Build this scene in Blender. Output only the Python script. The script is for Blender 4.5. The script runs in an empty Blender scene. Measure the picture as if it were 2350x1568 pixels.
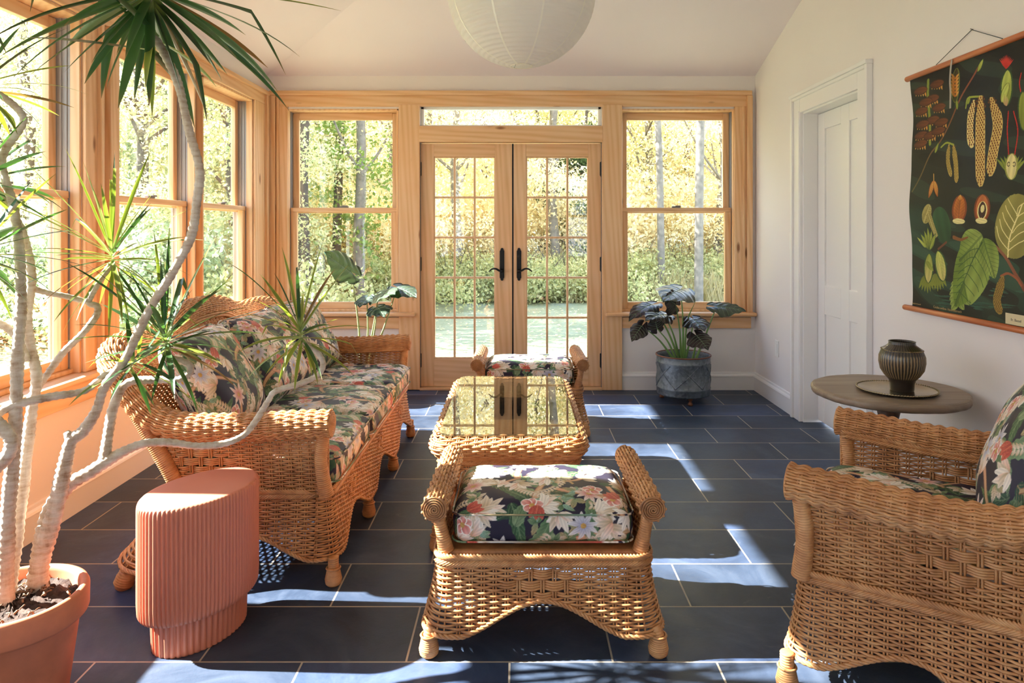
import bpy, bmesh, math, random
import numpy as np
from mathutils import Vector, Matrix

SC = bpy.context.scene
COL = SC.collection
PI = math.pi
random.seed(7)
RNG = np.random.default_rng(7)

# ------------------------------------------------------------------ camera
F = 1620.0                       # focal length in pixels of the 2350 px wide frame
VX, VY, EYE = 1189.0, 527.0, 1.30  # where the depth lines meet, and the eye height
cam_d = bpy.data.cameras.new('camera')
cam = bpy.data.objects.new('camera', cam_d)
COL.objects.link(cam)
cam.location = (0, 0, EYE)
cam.rotation_euler = (PI / 2, 0, 0)
cam_d.sensor_fit = 'HORIZONTAL'
cam_d.sensor_width = 36.0
cam_d.lens = F / 2350 * 36.0
cam_d.shift_x = (1175 - VX) / 2350
cam_d.shift_y = -(784 - VY) / 2350
cam_d.clip_start = 0.02
cam_d.clip_end = 300
SC.camera = cam

# ------------------------------------------------------------------ light
SC.view_settings.view_transform = 'Standard'
SC.view_settings.look = 'None'
SC.view_settings.exposure = 0.66
SC.view_settings.gamma = 1.0
try:
    SC.view_settings.use_curve_mapping = False
except Exception:
    pass
cy = SC.cycles
cy.use_denoising = True
cy.max_bounces = 10
cy.diffuse_bounces = 5
cy.glossy_bounces = 4
cy.transmission_bounces = 6
cy.transparent_max_bounces = 16
cy.caustics_reflective = False
cy.caustics_refractive = False
cy.sample_clamp_indirect = 8.0

world = bpy.data.worlds.new('sky')
SC.world = world
world.use_nodes = True
wn = world.node_tree
wn.nodes.clear()
wo = wn.nodes.new('ShaderNodeOutputWorld')
wb = wn.nodes.new('ShaderNodeBackground')
wr = wn.nodes.new('ShaderNodeValToRGB')
wg = wn.nodes.new('ShaderNodeNewGeometry')
ws = wn.nodes.new('ShaderNodeSeparateXYZ')
wn.links.new(wg.outputs['Incoming'], ws.inputs[0])
wm = wn.nodes.new('ShaderNodeMath')
wm.operation = 'MULTIPLY'
wm.inputs[1].default_value = -1.0
wn.links.new(ws.outputs['Z'], wm.inputs[0])
wn.links.new(wm.outputs[0], wr.inputs[0])
wr.color_ramp.elements[0].position = 0.0
wr.color_ramp.elements[0].color = (0.90, 0.95, 1.0, 1)
wr.color_ramp.elements[1].position = 0.75
wr.color_ramp.elements[1].color = (0.42, 0.62, 1.0, 1)
wn.links.new(wr.outputs[0], wb.inputs[0])
wb.inputs[1].default_value = 3.3
wn.links.new(wb.outputs[0], wo.inputs[0])

sun_d = bpy.data.lights.new('sun', 'SUN')
sun_d.energy = 37.0
sun_d.angle = math.radians(0.7)
sun_d.color = (1.0, 0.97, 0.94)
sun = bpy.data.objects.new('sun', sun_d)
COL.objects.link(sun)
sun.location = (-9, 2, 8)
SUNDIR = Vector((1.0, -0.042, -0.71)).normalized()
sun.rotation_euler = SUNDIR.to_track_quat('-Z', 'Y').to_euler()

# room
XL, XR, YB, YF = -2.04, 1.924, 5.73, -1.5
EAVE, SLOPE = 2.54, 0.333


# ------------------------------------------------------------------ helpers


def tag(o, label=None, cat=None, group=None, kind=None):
    if label: o['label'] = label
    if cat: o['category'] = cat
    if group: o['group'] = group
    if kind: o['kind'] = kind
    return o


def empty(name, loc=(0, 0, 0), parent=None, rz=0.0):
    o = bpy.data.objects.new(name, None)
    COL.objects.link(o)
    o.location = loc
    o.rotation_euler = (0, 0, rz)
    o.empty_display_size = 0.05
    if parent: o.parent = parent
    return o


def link(name, me, mat=None, parent=None, smooth=False):
    o = bpy.data.objects.new(name, me)
    COL.objects.link(o)
    if mat is not None:
        me.materials.append(mat)
    me.polygons.foreach_set('use_smooth', np.full(len(me.polygons), bool(smooth)))
    if parent: o.parent = parent
    me.update()
    return o


def mesh_np(name, V, Fq, mat=None, parent=None, smooth=True, tris=None):
    """V (n,3); Fq (m,4) quads; tris (k,3)"""
    me = bpy.data.meshes.new(name)
    V = np.asarray(V, np.float32)
    Fq = np.asarray(Fq, np.int32).reshape(-1, 4)
    T = np.asarray(tris, np.int32).reshape(-1, 3) if tris is not None else np.zeros((0, 3), np.int32)
    me.vertices.add(len(V))
    me.vertices.foreach_set('co', V.ravel())
    nl = Fq.size + T.size
    me.loops.add(nl)
    me.loops.foreach_set('vertex_index', np.concatenate([Fq.ravel(), T.ravel()]).astype(np.int32))
    me.polygons.add(len(Fq) + len(T))
    st = np.concatenate([np.arange(len(Fq)) * 4, Fq.size + np.arange(len(T)) * 3]).astype(np.int32)
    me.polygons.foreach_set('loop_start', st)
    me.update(calc_edges=True)
    me.validate()
    return link(name, me, mat, parent, smooth)


class MB:
    """collects geometry for ONE mesh object"""
    def __init__(s):
        s.V = []; s.Q = []; s.T = []; s.n = 0

    def add(s, V, Q=(), T=()):
        V = np.asarray(V, float).reshape(-1, 3)
        if len(Q): s.Q.append(np.asarray(Q, int).reshape(-1, 4) + s.n)
        if len(T): s.T.append(np.asarray(T, int).reshape(-1, 3) + s.n)
        s.V.append(V); s.n += len(V)
        return s

    def box(s, x0, x1, y0, y1, z0, z1, M=None):
        x0, x1 = min(x0, x1), max(x0, x1); y0, y1 = min(y0, y1), max(y0, y1); z0, z1 = min(z0, z1), max(z0, z1)
        V = [(x, y, z) for x in (x0, x1) for y in (y0, y1) for z in (z0, z1)]
        if M is not None: V = [M @ Vector(v) for v in V]
        return s.add(V, [(0, 1, 3, 2), (4, 6, 7, 5), (0, 4, 5, 1), (2, 3, 7, 6), (0, 2, 6, 4), (1, 5, 7, 3)])

    def tubes(s, P, r, k=5, cap=True, flat=None):
        """P (N,M,3) polylines, r scalar | (M,) | (N,M)"""
        P = np.asarray(P, float)
        if P.ndim == 2: P = P[None]
        N, M, _ = P.shape
        if M < 2 or N == 0: return s
        T = np.gradient(P, axis=1)
        T /= np.linalg.norm(T, axis=2, keepdims=True) + 1e-12
        up = np.array([0.123, 0.217, 0.968])
        A = np.cross(T, up); A /= np.linalg.norm(A, axis=2, keepdims=True) + 1e-9
        B = np.cross(T, A)
        R = np.broadcast_to(np.asarray(r, float), (N, M))
        an = np.arange(k) / k * 2 * PI
        V = P[:, :, None, :] + R[:, :, None, None] * (np.cos(an)[None, None, :, None] * A[:, :, None, :] + np.sin(an)[None, None, :, None] * B[:, :, None, :])
        idx = np.arange(N * M * k).reshape(N, M, k)
        a = idx[:, :-1, :]; b = idx[:, 1:, :]
        Q = np.stack([a, np.roll(a, -1, 2), np.roll(b, -1, 2), b], -1).reshape(-1, 4)
        V = V.reshape(-1, 3)
        T3 = []
        if cap:
            c0 = len(V)
            V = np.concatenate([V, P[:, 0], P[:, -1]])
            i0 = idx[:, 0, :]; i1 = idx[:, -1, :]
            ca = (c0 + np.arange(N))[:, None] * np.ones((1, k), int)
            cb = (c0 + N + np.arange(N))[:, None] * np.ones((1, k), int)
            T3 = np.concatenate([np.stack([ca, np.roll(i0, -1, 1), i0], -1).reshape(-1, 3),
                                 np.stack([cb, i1, np.roll(i1, -1, 1)], -1).reshape(-1, 3)])
        return s.add(V, Q, T3)

    def lathe(s, prof, c=(0, 0, 0), n=48, M=None, capb=True, capt=False):
        prof = np.asarray(prof, float)
        an = np.arange(n) / n * 2 * PI
        V = np.stack([prof[:, 0][:, None] * np.cos(an), prof[:, 0][:, None] * np.sin(an), prof[:, 1][:, None] + 0 * an], -1).reshape(-1, 3)
        m = len(prof)
        idx = np.arange(m * n).reshape(m, n)
        a = idx[:-1]; b = idx[1:]
        Q = np.stack([a, np.roll(a, -1, 1), np.roll(b, -1, 1), b], -1).reshape(-1, 4)
        T = []
        if capb and prof[0, 0] > 1e-5:
            V = np.vstack([V, [0, 0, prof[0, 1]]]); ci = len(V) - 1
            T += [(ci, idx[0, (i + 1) % n], idx[0, i]) for i in range(n)]
        if capt and prof[-1, 0] > 1e-5:
            V = np.vstack([V, [0, 0, prof[-1, 1]]]); ci = len(V) - 1
            T += [(ci, idx[-1, i], idx[-1, (i + 1) % n]) for i in range(n)]
        if M is not None:
            R = np.array(M.to_3x3()); V = V @ R.T + np.array(M.translation)
        V = V + np.array(c)
        return s.add(V, Q, T)

    def grid(s, P):
        """P (a,b,3) surface"""
        P = np.asarray(P, float); a, b, _ = P.shape
        i = np.arange(a * b).reshape(a, b)
        return s.add(P.reshape(-1, 3), np.stack([i[:-1, :-1], i[1:, :-1], i[1:, 1:], i[:-1, 1:]], -1).reshape(-1, 4))

    def prism(s, pts, y0, y1, axis='y'):
        """polygon outline pts extruded along an axis; convex-ish fan"""
        n = len(pts)
        def p(a, b, c):
            return {'y': (a, c, b), 'x': (c, a, b), 'z': (a, b, c)}[axis]
        V = [p(a, b, y0) for a, b in pts] + [p(a, b, y1) for a, b in pts]
        cx = sum(a for a, b in pts) / n; cz = sum(b for a, b in pts) / n
        V += [p(cx, cz, y0), p(cx, cz, y1)]
        Q = [(i, (i + 1) % n, n + (i + 1) % n, n + i) for i in range(n)]
        T = [(2 * n, (i + 1) % n, i) for i in range(n)] + [(2 * n + 1, n + i, n + (i + 1) % n) for i in range(n)]
        return s.add(V, Q, T)

    def build(s, name, mat=None, parent=None, smooth=False, bevel=0.0, M=None):
        V = np.concatenate(s.V) if s.V else np.zeros((0, 3))
        if M is not None:
            V = V @ np.array(M.to_3x3()).T + np.array(M.translation)
        Q = np.concatenate(s.Q) if s.Q else np.zeros((0, 4), int)
        T = np.concatenate(s.T) if s.T else None
        o = mesh_np(name, V, Q, mat, parent, smooth, T)
        if bevel:
            m = o.modifiers.new('bevel', 'BEVEL'); m.width = bevel; m.segments = 2; m.limit_method = 'ANGLE'
        return o


def spline(pts, n):
    """Catmull-Rom through pts, n samples, roughly even"""
    P = np.asarray(pts, float)
    P = np.vstack([2 * P[0] - P[1], P, 2 * P[-1] - P[-2]])
    out = []
    seg = len(P) - 3
    for i in range(seg):
        p0, p1, p2, p3 = P[i:i + 4]
        t = np.linspace(0, 1, 24, endpoint=False)[:, None]
        out.append(0.5 * ((2 * p1) + (-p0 + p2) * t + (2 * p0 - 5 * p1 + 4 * p2 - p3) * t ** 2 + (-p0 + 3 * p1 - 3 * p2 + p3) * t ** 3))
    out.append(P[-2][None])
    C = np.vstack(out)
    d = np.r_[0, np.cumsum(np.linalg.norm(np.diff(C[:, :min(3, C.shape[1])], axis=0), axis=1))]
    s = np.linspace(0, d[-1], n)
    return np.stack([np.interp(s, d, C[:, j]) for j in range(C.shape[1])], 1)


def X_at(x, Y): return (x - VX) / F * Y
def Z_at(y, Y): return EYE - (y - VY) / F * Y
def at(x, y, Y): return np.array([X_at(x, Y), Y, Z_at(y, Y)])

# ------------------------------------------------------------------ materials


def newmat(name):
    m = bpy.data.materials.new(name)
    m.use_nodes = True
    nt = m.node_tree
    b = nt.nodes['Principled BSDF']
    return m, nt, b


def nd(nt, t, **kw):
    n = nt.nodes.new(t)
    for k, v in kw.items():
        if k.startswith('in_'):
            n.inputs[k[3:].replace('_', ' ')].default_value = v
        else:
            setattr(n, k, v)
    return n


def ramp(nt, fac, stops, interp='LINEAR'):
    r = nt.nodes.new('ShaderNodeValToRGB')
    r.color_ramp.interpolation = interp
    while len(r.color_ramp.elements) < len(stops):
        r.color_ramp.elements.new(0.5)
    for e, (p, c) in zip(r.color_ramp.elements, stops):
        e.position = p
        e.color = (*c, 1) if len(c) == 3 else c
    nt.links.new(fac, r.inputs[0])
    return r.outputs[0]


def coords(nt, scale=(1, 1, 1), rot=(0, 0, 0), kind='Object', loc=(0, 0, 0)):
    tc = nt.nodes.new('ShaderNodeTexCoord')
    mp = nt.nodes.new('ShaderNodeMapping')
    mp.inputs['Scale'].default_value = scale
    mp.inputs['Rotation'].default_value = rot
    mp.inputs['Location'].default_value = loc
    nt.links.new(tc.outputs[kind], mp.inputs[0])
    return mp.outputs[0]


def noise(nt, vec, scale, detail=4, rough=0.55, out='Fac', dist=0.0):
    n = nt.nodes.new('ShaderNodeTexNoise')
    n.inputs['Scale'].default_value = scale
    n.inputs['Detail'].default_value = detail
    n.inputs['Roughness'].default_value = rough
    n.inputs['Distortion'].default_value = dist
    if vec is not None: nt.links.new(vec, n.inputs['Vector'])
    return n.outputs[out]


def bump(nt, b, h, strength=0.3, dist=0.01):
    n = nt.nodes.new('ShaderNodeBump')
    n.inputs['Strength'].default_value = strength
    n.inputs['Distance'].default_value = dist
    nt.links.new(h, n.inputs['Height'])
    nt.links.new(n.outputs[0], b.inputs['Normal'])


def mix(nt, fac, a, c, mode='MIX'):
    n = nt.nodes.new('ShaderNodeMix')
    n.data_type = 'RGBA'; n.blend_type = mode
    for sock, v in ((n.inputs[0], fac), (n.inputs[6], a), (n.inputs[7], c)):
        if isinstance(v, (int, float)): sock.default_value = v
        elif isinstance(v, (tuple, list)): sock.default_value = (*v, 1) if len(v) == 3 else v
        else: nt.links.new(v, sock)
    return n.outputs[2]


def plain(name, col, rough=0.5, metal=0.0, var=0.0, vscale=8, bmp=0.0, bscale=60, spec=0.5):
    m, nt, b = newmat(name)
    b.inputs['Base Color'].default_value = (*col, 1)
    b.inputs['Roughness'].default_value = rough
    b.inputs['Metallic'].default_value = metal
    b.inputs['Specular IOR Level'].default_value = spec
    v = coords(nt)
    if var:
        f = noise(nt, v, vscale, 5)
        c = ramp(nt, f, [(0.3, tuple(x * (1 - var) for x in col)), (0.7, tuple(min(1, x * (1 + var)) for x in col))])
        nt.links.new(c, b.inputs['Base Color'])
    if bmp:
        bump(nt, b, noise(nt, v, bscale, 4), bmp, 0.004)
    return m


def pine(name, axis, base=((0.67, 0.38, 0.18), (0.75, 0.475, 0.26), (0.80, 0.54, 0.32)), knots=True, wave=0.32):
    m, nt, b = newmat(name)
    sc = {'x': (0.55, 9, 9), 'y': (9, 0.55, 9), 'z': (9, 9, 0.55)}[axis]
    v = coords(nt, sc)
    f = noise(nt, v, 2.2, 6, 0.6, dist=0.35)
    w = nt.nodes.new('ShaderNodeTexWave')
    w.wave_type = 'BANDS'; w.bands_direction = 'DIAGONAL'
    w.inputs['Scale'].default_value = 1.6
    w.inputs['Distortion'].default_value = 5.0
    w.inputs['Detail'].default_value = 2
    w.inputs['Detail Scale'].default_value = 0.8
    nt.links.new(v, w.inputs['Vector'])
    mx = nt.nodes.new('ShaderNodeMix'); mx.inputs[0].default_value = wave
    nt.links.new(f, mx.inputs[2]); nt.links.new(w.outputs['Fac'], mx.inputs[3])
    c = ramp(nt, mx.outputs[0], [(0.22, base[0]), (0.45, base[1]), (0.75, base[2])])
    big = noise(nt, coords(nt, (1, 1, 1)), 1.7, 2)
    c = mix(nt, ramp(nt, big, [(0.40, (0, 0, 0)), (0.62, (0.55, 0.55, 0.55))]), c, mix(nt, 1.0, c, (1.0, 0.83, 0.66), 'MULTIPLY'))
    if knots:
        ks = {'x': (2.2, 7, 7), 'y': (7, 2.2, 7), 'z': (7, 7, 2.2)}[axis]
        vo = nt.nodes.new('ShaderNodeTexVoronoi'); vo.feature = 'F1'
        vo.inputs['Scale'].default_value = 1.0
        nt.links.new(coords(nt, ks, loc=(0.3, 0.7, 0.1)), vo.inputs['Vector'])
        k = ramp(nt, vo.outputs['Distance'], [(0.055, (1, 1, 1)), (0.12, (0, 0, 0))])
        c = mix(nt, k, c, (0.28, 0.11, 0.04))
    nt.links.new(c, b.inputs['Base Color'])
    b.inputs['Roughness'].default_value = 0.42
    bump(nt, b, mx.outputs[0], 0.08, 0.002)
    return m


PINE = {a: pine('pine_' + a, a) for a in 'xyz'}
DOORPINE = {a: pine('door_pine_' + a, a, ((0.65, 0.39, 0.20), (0.73, 0.47, 0.265), (0.79, 0.535, 0.325)), False) for a in 'xz'}


def plaster(name, col):
    m, nt, b = newmat(name)
    v = coords(nt)
    c = ramp(nt, noise(nt, v, 1.3, 3), [(0.3, tuple(x * .97 for x in col)), (0.7, col)])
    nt.links.new(c, b.inputs['Base Color'])
    b.inputs['Roughness'].default_value = 0.75
    bump(nt, b, noise(nt, v, 90, 3), 0.05, 0.002)
    return m


WALLM = plaster('wall_plaster', (0.815, 0.755, 0.74))
CEILM = plaster('ceiling_plaster', (0.81, 0.735, 0.79))
TRIMM = plain('white_trim_paint', (0.83, 0.80, 0.79), 0.32)
DARKTRACK = plain('grey_track', (0.20, 0.18, 0.17), 0.4)
TRACK = plain('grey_sash_liner', (0.33, 0.31, 0.31), 0.45)
BLACKMETAL = plain('black_iron', (0.012, 0.012, 0.013), 0.32, 0.6, bmp=0.05)
WHITEPVC = plain('white_transom_paint', (0.88, 0.87, 0.82), 0.35)


def glass_mat(name, tint=(0.97, 0.985, 0.98), rough=0.0, ior=1.5):
    m, nt, b = newmat(name)
    nt.nodes.remove(b)
    out = nt.nodes['Material Output']
    tr = nd(nt, 'ShaderNodeBsdfTransparent'); tr.inputs[0].default_value = (*tint, 1)
    gl = nd(nt, 'ShaderNodeBsdfGlossy'); gl.inputs['Roughness'].default_value = rough
    gl.inputs['Color'].default_value = (1, 1, 1, 1)
    # same reflectance on both faces of the pane (no total internal reflection in a thin sheet)
    fr = nd(nt, 'ShaderNodeFresnel')
    gg = nd(nt, 'ShaderNodeNewGeometry'); io = nd(nt, 'ShaderNodeMix')
    io.inputs[2].default_value = ior; io.inputs[3].default_value = 1 / ior
    nt.links.new(gg.outputs['Backfacing'], io.inputs[0]); nt.links.new(io.outputs[0], fr.inputs['IOR'])
    mx = nd(nt, 'ShaderNodeMixShader')
    nt.links.new(fr.outputs[0], mx.inputs[0]); nt.links.new(tr.outputs[0], mx.inputs[1]); nt.links.new(gl.outputs[0], mx.inputs[2])
    nt.links.new(mx.outputs[0], out.inputs[0])
    return m


GLASS = glass_mat('window_glass')
TABLEGLASS = glass_mat('table_glass', (0.54, 0.57, 0.56), ior=1.75)


def slate():
    m, nt, b = newmat('slate_tiles')
    v = coords(nt, loc=(0.337, 0.059 + 0.0002, 0))
    br = nt.nodes.new('ShaderNodeTexBrick')
    br.offset = 0.5; br.offset_frequency = 2; br.squash = 1.0
    br.inputs['Scale'].default_value = 1.0
    br.inputs['Mortar Size'].default_value = 0.0032
    br.inputs['Mortar Smooth'].default_value = 0.1
    br.inputs['Bias'].default_value = 0.0
    br.inputs['Brick Width'].default_value = 0.622
    br.inputs['Row Height'].default_value = 0.3115
    br.inputs['Color1'].default_value = (0, 0, 0, 1)
    br.inputs['Color2'].default_value = (1, 1, 1, 1)
    br.inputs['Mortar'].default_value = (0.5, 0.5, 0.5, 1)
    nt.links.new(v, br.inputs['Vector'])
    o = coords(nt)
    n1 = noise(nt, o, 3.0, 8, 0.65, dist=0.8)
    n2 = noise(nt, o, 0.6, 3)
    c = ramp(nt, n1, [(0.28, (0.022, 0.031, 0.050)), (0.5, (0.042, 0.058, 0.090)), (0.74, (0.092, 0.112, 0.150))])
    tint = ramp(nt, br.outputs['Color'], [(0.0, (0.72, 0.76, 0.80)), (0.5, (0.92, 0.97, 1.05)), (1.0, (1.0, 1.15, 1.50))])
    c = mix(nt, 1.0, c, tint, 'MULTIPLY')
    c = mix(nt, ramp(nt, n2, [(0.42, (0, 0, 0)), (0.60, (0.5, 0.5, 0.5))]), c, mix(nt, 1.0, c, (1.05, 0.95, 0.83), 'MULTIPLY'))
    # pale mineral streaks
    st = noise(nt, coords(nt, (1, 2.2, 1), (0, 0, 0.5)), 4.5, 9, 0.72, dist=1.6)
    c = mix(nt, ramp(nt, st, [(0.63, (0, 0, 0)), (0.72, (0.5, 0.5, 0.5))]), c, (0.17, 0.185, 0.20))
    c = mix(nt, br.outputs['Fac'], c, (0.42, 0.36, 0.28))
    nt.links.new(c, b.inputs['Base Color'])
    b.inputs['Specular IOR Level'].default_value = 0.18
    r = ramp(nt, n1, [(0.3, (0.34, 0.34, 0.34)), (0.7, (0.50, 0.50, 0.50))])
    nt.links.new(r, b.inputs['Roughness'])
    h = nt.nodes.new('ShaderNodeMath'); h.operation = 'SUBTRACT'
    nt.links.new(noise(nt, o, 5, 10, 0.7, dist=0.5), h.inputs[0]); nt.links.new(br.outputs['Fac'], h.inputs[1])
    bump(nt, b, h.outputs[0], 0.5, 0.005)
    return m


SLATE = slate()


def wicker(name, c0, c1, c2, rough=0.45):
    m, nt, b = newmat(name)
    v = coords(nt)
    f = noise(nt, v, 26, 5, 0.6)
    g = noise(nt, v, 5, 3)
    mx = nt.nodes.new('ShaderNodeMix'); mx.inputs[0].default_value = 0.45
    nt.links.new(f, mx.inputs[2]); nt.links.new(g, mx.inputs[3])
    c = ramp(nt, mx.outputs[0], [(0.34, c0), (0.5, c1), (0.66, c2)])
    nt.links.new(c, b.inputs['Base Color'])
    b.inputs['Roughness'].default_value = rough
    bump(nt, b, f, 0.15, 0.001)
    return m


WICK = wicker('honey_wicker', (0.35, 0.135, 0.045), (0.54, 0.245, 0.09), (0.68, 0.365, 0.155))
WICKD = wicker('brown_wicker', (0.26, 0.10, 0.035), (0.38, 0.165, 0.06), (0.50, 0.25, 0.10))


def vcol_mat(name, rough=0.8, bmp=0.15, coat=0.0, spec=0.3):
    m, nt, b = newmat(name)
    a = nd(nt, 'ShaderNodeAttribute', attribute_name='Col')
    nt.links.new(a.outputs['Color'], b.inputs['Base Color'])
    b.inputs['Roughness'].default_value = rough
    b.inputs['Specular IOR Level'].default_value = spec
    b.inputs['Coat Weight'].default_value = coat
    b.inputs['Coat Roughness'].default_value = 0.25
    if bmp: bump(nt, b, noise(nt, coords(nt), 700, 2), bmp, 0.0006)
    return m


FABRIC = vcol_mat('floral_chintz', 0.55, 0.12, 0.08)
# ================================================================== THE ROOM
def struct(o):
    o['kind'] = 'structure'
    return o


ZC = 3.25
WT = 0.15

# floor and ground
fl = MB(); fl.box(XL - WT, XR + 0.30, YF - WT, YB + WT, -0.10, 0.0)
struct(fl.build('floor', SLATE))

# windows in the left wall: pairs (y0, y1, mullion) ; sill/head heights
SILL, HEAD, MEET = 0.63, 2.30, 1.455
PAIRS = [(-0.85, 1.00), (1.45, 3.30), (3.58, 5.43)]  # the first pair, out of view, is added to bring in light


def wall_with_holes(name, u0, u1, v1, holes, mk, v0=0.0):
    """holes: (ua, ub, va, vb), sorted, not overlapping in u; mk(mb,u0,u1,v0,v1) adds a slab"""
    mb = MB()
    u = u0
    for (a, b_, c, d) in holes:
        if a > u: mk(mb, u, a, v0, v1)
        if c > v0: mk(mb, a, b_, v0, c)
        if d < v1: mk(mb, a, b_, d, v1)
        u = b_
    if u < u1: mk(mb, u, u1, v0, v1)
    return struct(mb.build(name, WALLM))


# left wall, eave height
wall_with_holes('wall_left', YF - WT, YB + WT, EAVE + 0.02, [(a, b_, SILL, HEAD) for a, b_ in PAIRS],
                lambda mb, a, b_, c, d: mb.box(XL - WT, XL, a, b_, c, d))

# back wall: two windows, a transom and the double door
B_W1 = (X_at(657, 5.72), X_at(914, 5.72), SILL, HEAD - 0.02)
B_DR = (X_at(964, 5.72), X_at(1381, 5.72), 0.0, Z_at(326, 5.72))
B_TR = (B_DR[0], B_DR[1], Z_at(288, 5.72), Z_at(243, 5.72))
B_W2 = (X_at(1424, 5.72), X_at(1688, 5.72), SILL, HEAD - 0.02)
mb = MB()
def bw(a, b_, c, d): mb.box(a, b_, YB, YB + WT, c, d)
bw(XL, B_W1[0], 0, EAVE + .02); bw(B_W1[0], B_W1[1], 0, SILL); bw(B_W1[0], B_W1[1], B_W1[3], EAVE + .02)
bw(B_W1[1], B_DR[0], 0, EAVE + .02)
bw(B_DR[0], B_DR[1], B_DR[3], B_TR[2]); bw(B_DR[0], B_DR[1], B_TR[3], EAVE + .02)
bw(B_DR[1], B_W2[0], 0, EAVE + .02); bw(B_W2[0], B_W2[1], 0, SILL); bw(B_W2[0], B_W2[1], B_W2[3], EAVE + .02)
bw(B_W2[1], XR, 0, EAVE + .02)
struct(mb.build('wall_back', WALLM))

# right wall rises with the sloped ceiling; opening for the white door
RD = (3.96, 4.77, 0.0, 2.09)
mb = MB()
def rw(a, b_, c, d): mb.box(XR, XR + 0.14, a, b_, c, d)
rw(YF - WT, RD[0], 0, 3.9); rw(RD[0], RD[1], RD[3], 3.9); rw(RD[1], YB + WT, 0, 3.9)
struct(mb.build('wall_right', WALLM))

# rear wall behind the viewer; its windows are added for fill light
RH = [(-1.85, -0.95, 0.75, 2.35), (0.85, 1.75, 0.75, 2.35)]
wall_with_holes('wall_rear', XL - WT, XR + 0.14, 3.9, RH,
                lambda mb, a, b_, c, d: mb.box(a, b_, YF - WT, YF, c, d))

# ceiling: back slope and left slope meet in a hip, flattening higher up
TOP = 3.72
tt = (TOP - EAVE) / SLOPE
mb = MB()
A0 = (XL - .02, YB + .02, EAVE); A1 = (XR + .02, YB + .02, EAVE)
H1 = (XL + tt, YB - tt, TOP); H2 = (XR + .02, YB - tt, TOP)
L0 = (XL - .02, YF - .02, EAVE); H3 = (XL + tt, YF - .02, TOP); R0 = (XR + .02, YF - .02, TOP)
V = [A0, A1, H2, H1, L0, H3, R0]
V2 = [(x, y, z + 0.12) for x, y, z in V]
mb.add(V + V2, [(0, 1, 2, 3), (0, 3, 5, 4), (3, 2, 6, 5), (7, 10, 9, 8), (7, 11, 12, 10), (10, 12, 13, 9),
                (0, 4, 11, 7), (4, 5, 12, 11), (5, 6, 13, 12), (6, 2, 9, 13), (2, 1, 8, 9), (1, 0, 7, 8)])
struct(mb.build('ceiling', CEILM))

# ---------------------------------------------------------------- casings
def trim(name, mb, mat, bevel=0.003, label=None):
    o = struct(mb.build(name, mat, None, False, bevel))
    return o


YC = YB - 0.02     # casing face on the back wall
ntrim = [0]
def T():
    ntrim[0] += 1
    return 'trim_%d' % ntrim[0]

def bx(x0, x1, y0, y1, Y0, Y1, ref=5.70):
    m = MB(); m.box(X_at(x0, ref), X_at(x1, ref), Y0, Y1, Z_at(y1, ref), Z_at(y0, ref)); return m

# head casing with its moulded back band
m = bx(632, 1716, 210, 244, YC, YB); trim(T(), m, PINE['x'])
m = bx(618, 1726, 208, 219, YC - 0.022, YB + .001)
trim(T(), m, PINE['x'], 0.006)
# side back bands and casings
m = bx(618, 632, 219.3, 735, YC - 0.022, YB); m.box(X_at(634, 5.7), X_at(640, 5.7), YC - 0.012, YB, Z_at(735, 5.7), Z_at(222, 5.7)); trim(T(), m, PINE['z'], 0.005)
m = bx(632, 659, 244, 719, YC, YB); trim(T(), m, PINE['z'])
m = bx(1714, 1727, 219.3, 720, YC - 0.022, YB); m.box(X_at(1704, 5.7), X_at(1710, 5.7), YC - 0.010, YB, Z_at(720, 5.7), Z_at(244, 5.7)); trim(T(), m, PINE['z'], 0.005)
m = bx(1687, 1714, 244, 719, YC, YB); trim(T(), m, PINE['z'])
# posts either side of the door
m = bx(915, 963, 240, 895, YC - .012, YB); trim(T(), m, PINE['z'], 0.004)
m = bx(1382, 1428, 240, 896, YC - .012, YB); trim(T(), m, PINE['z'], 0.004)
# header between door and transom
m = bx(962, 1383, 289, 326, YC - 0.016, YB + 0.10); trim(T(), m, PINE['x'])

# stools (inner sills) and aprons
def stool_nose(mb, x0, x1, y0, y1, z0, z1):
    mb.box(x0, x1, y0, y1, z0, z1)
m = MB(); m.box(X_at(632, 5.66), X_at(952, 5.66), YC - 0.05, YB + 0.09, 0.600, 0.632); trim(T(), m, PINE['x'], 0.012)
m = bx(640, 915, 729, 755, YC, YB, 5.70); trim(T(), m, PINE['x'], 0.003)
m = MB(); m.box(X_at(1391, 5.66), XR - .004, YC - 0.05, YB + 0.09, 0.600, 0.632); trim(T(), m, PINE['x'], 0.012)
m = bx(1428, 1725, 729, 754, YC, YB, 5.70); trim(T(), m, PINE['x'], 0.003)

# left wall casings
LC = XL + 0.02
m = MB(); m.box(XL, LC, -1.1, 5.66, HEAD, 2.405); trim(T(), m, PINE['y'])
m = MB(); m.box(XL, LC + 0.022, -1.12, 5.69, 2.375, 2.41); trim(T(), m, PINE['y'], 0.006)
m = MB(); m.box(XL, LC, 5.43, 5.63, 0.632, HEAD); m.box(XL, LC + .022, 5.63, 5.675, 0.632, 2.375); trim(T(), m, PINE['z'], 0.004)
for (a, b_) in ((3.30, 3.58), (1.00, 1.45)):
    m = MB()
    m.box(XL, LC, a, a + 0.09, 0.632, HEAD)
    m.box(XL, LC + 0.022, a + 0.09, a + 0.115, 0.632, HEAD)
    m.box(XL, LC - 0.008, a + 0.115, b_ - 0.115, 0.632, HEAD)
    m.box(XL, LC + 0.022, b_ - 0.115, b_ - 0.09, 0.632, HEAD)
    m.box(XL, LC, b_ - 0.09, b_, 0.632, HEAD)
    trim(T(), m, PINE['z'], 0.004)
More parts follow.
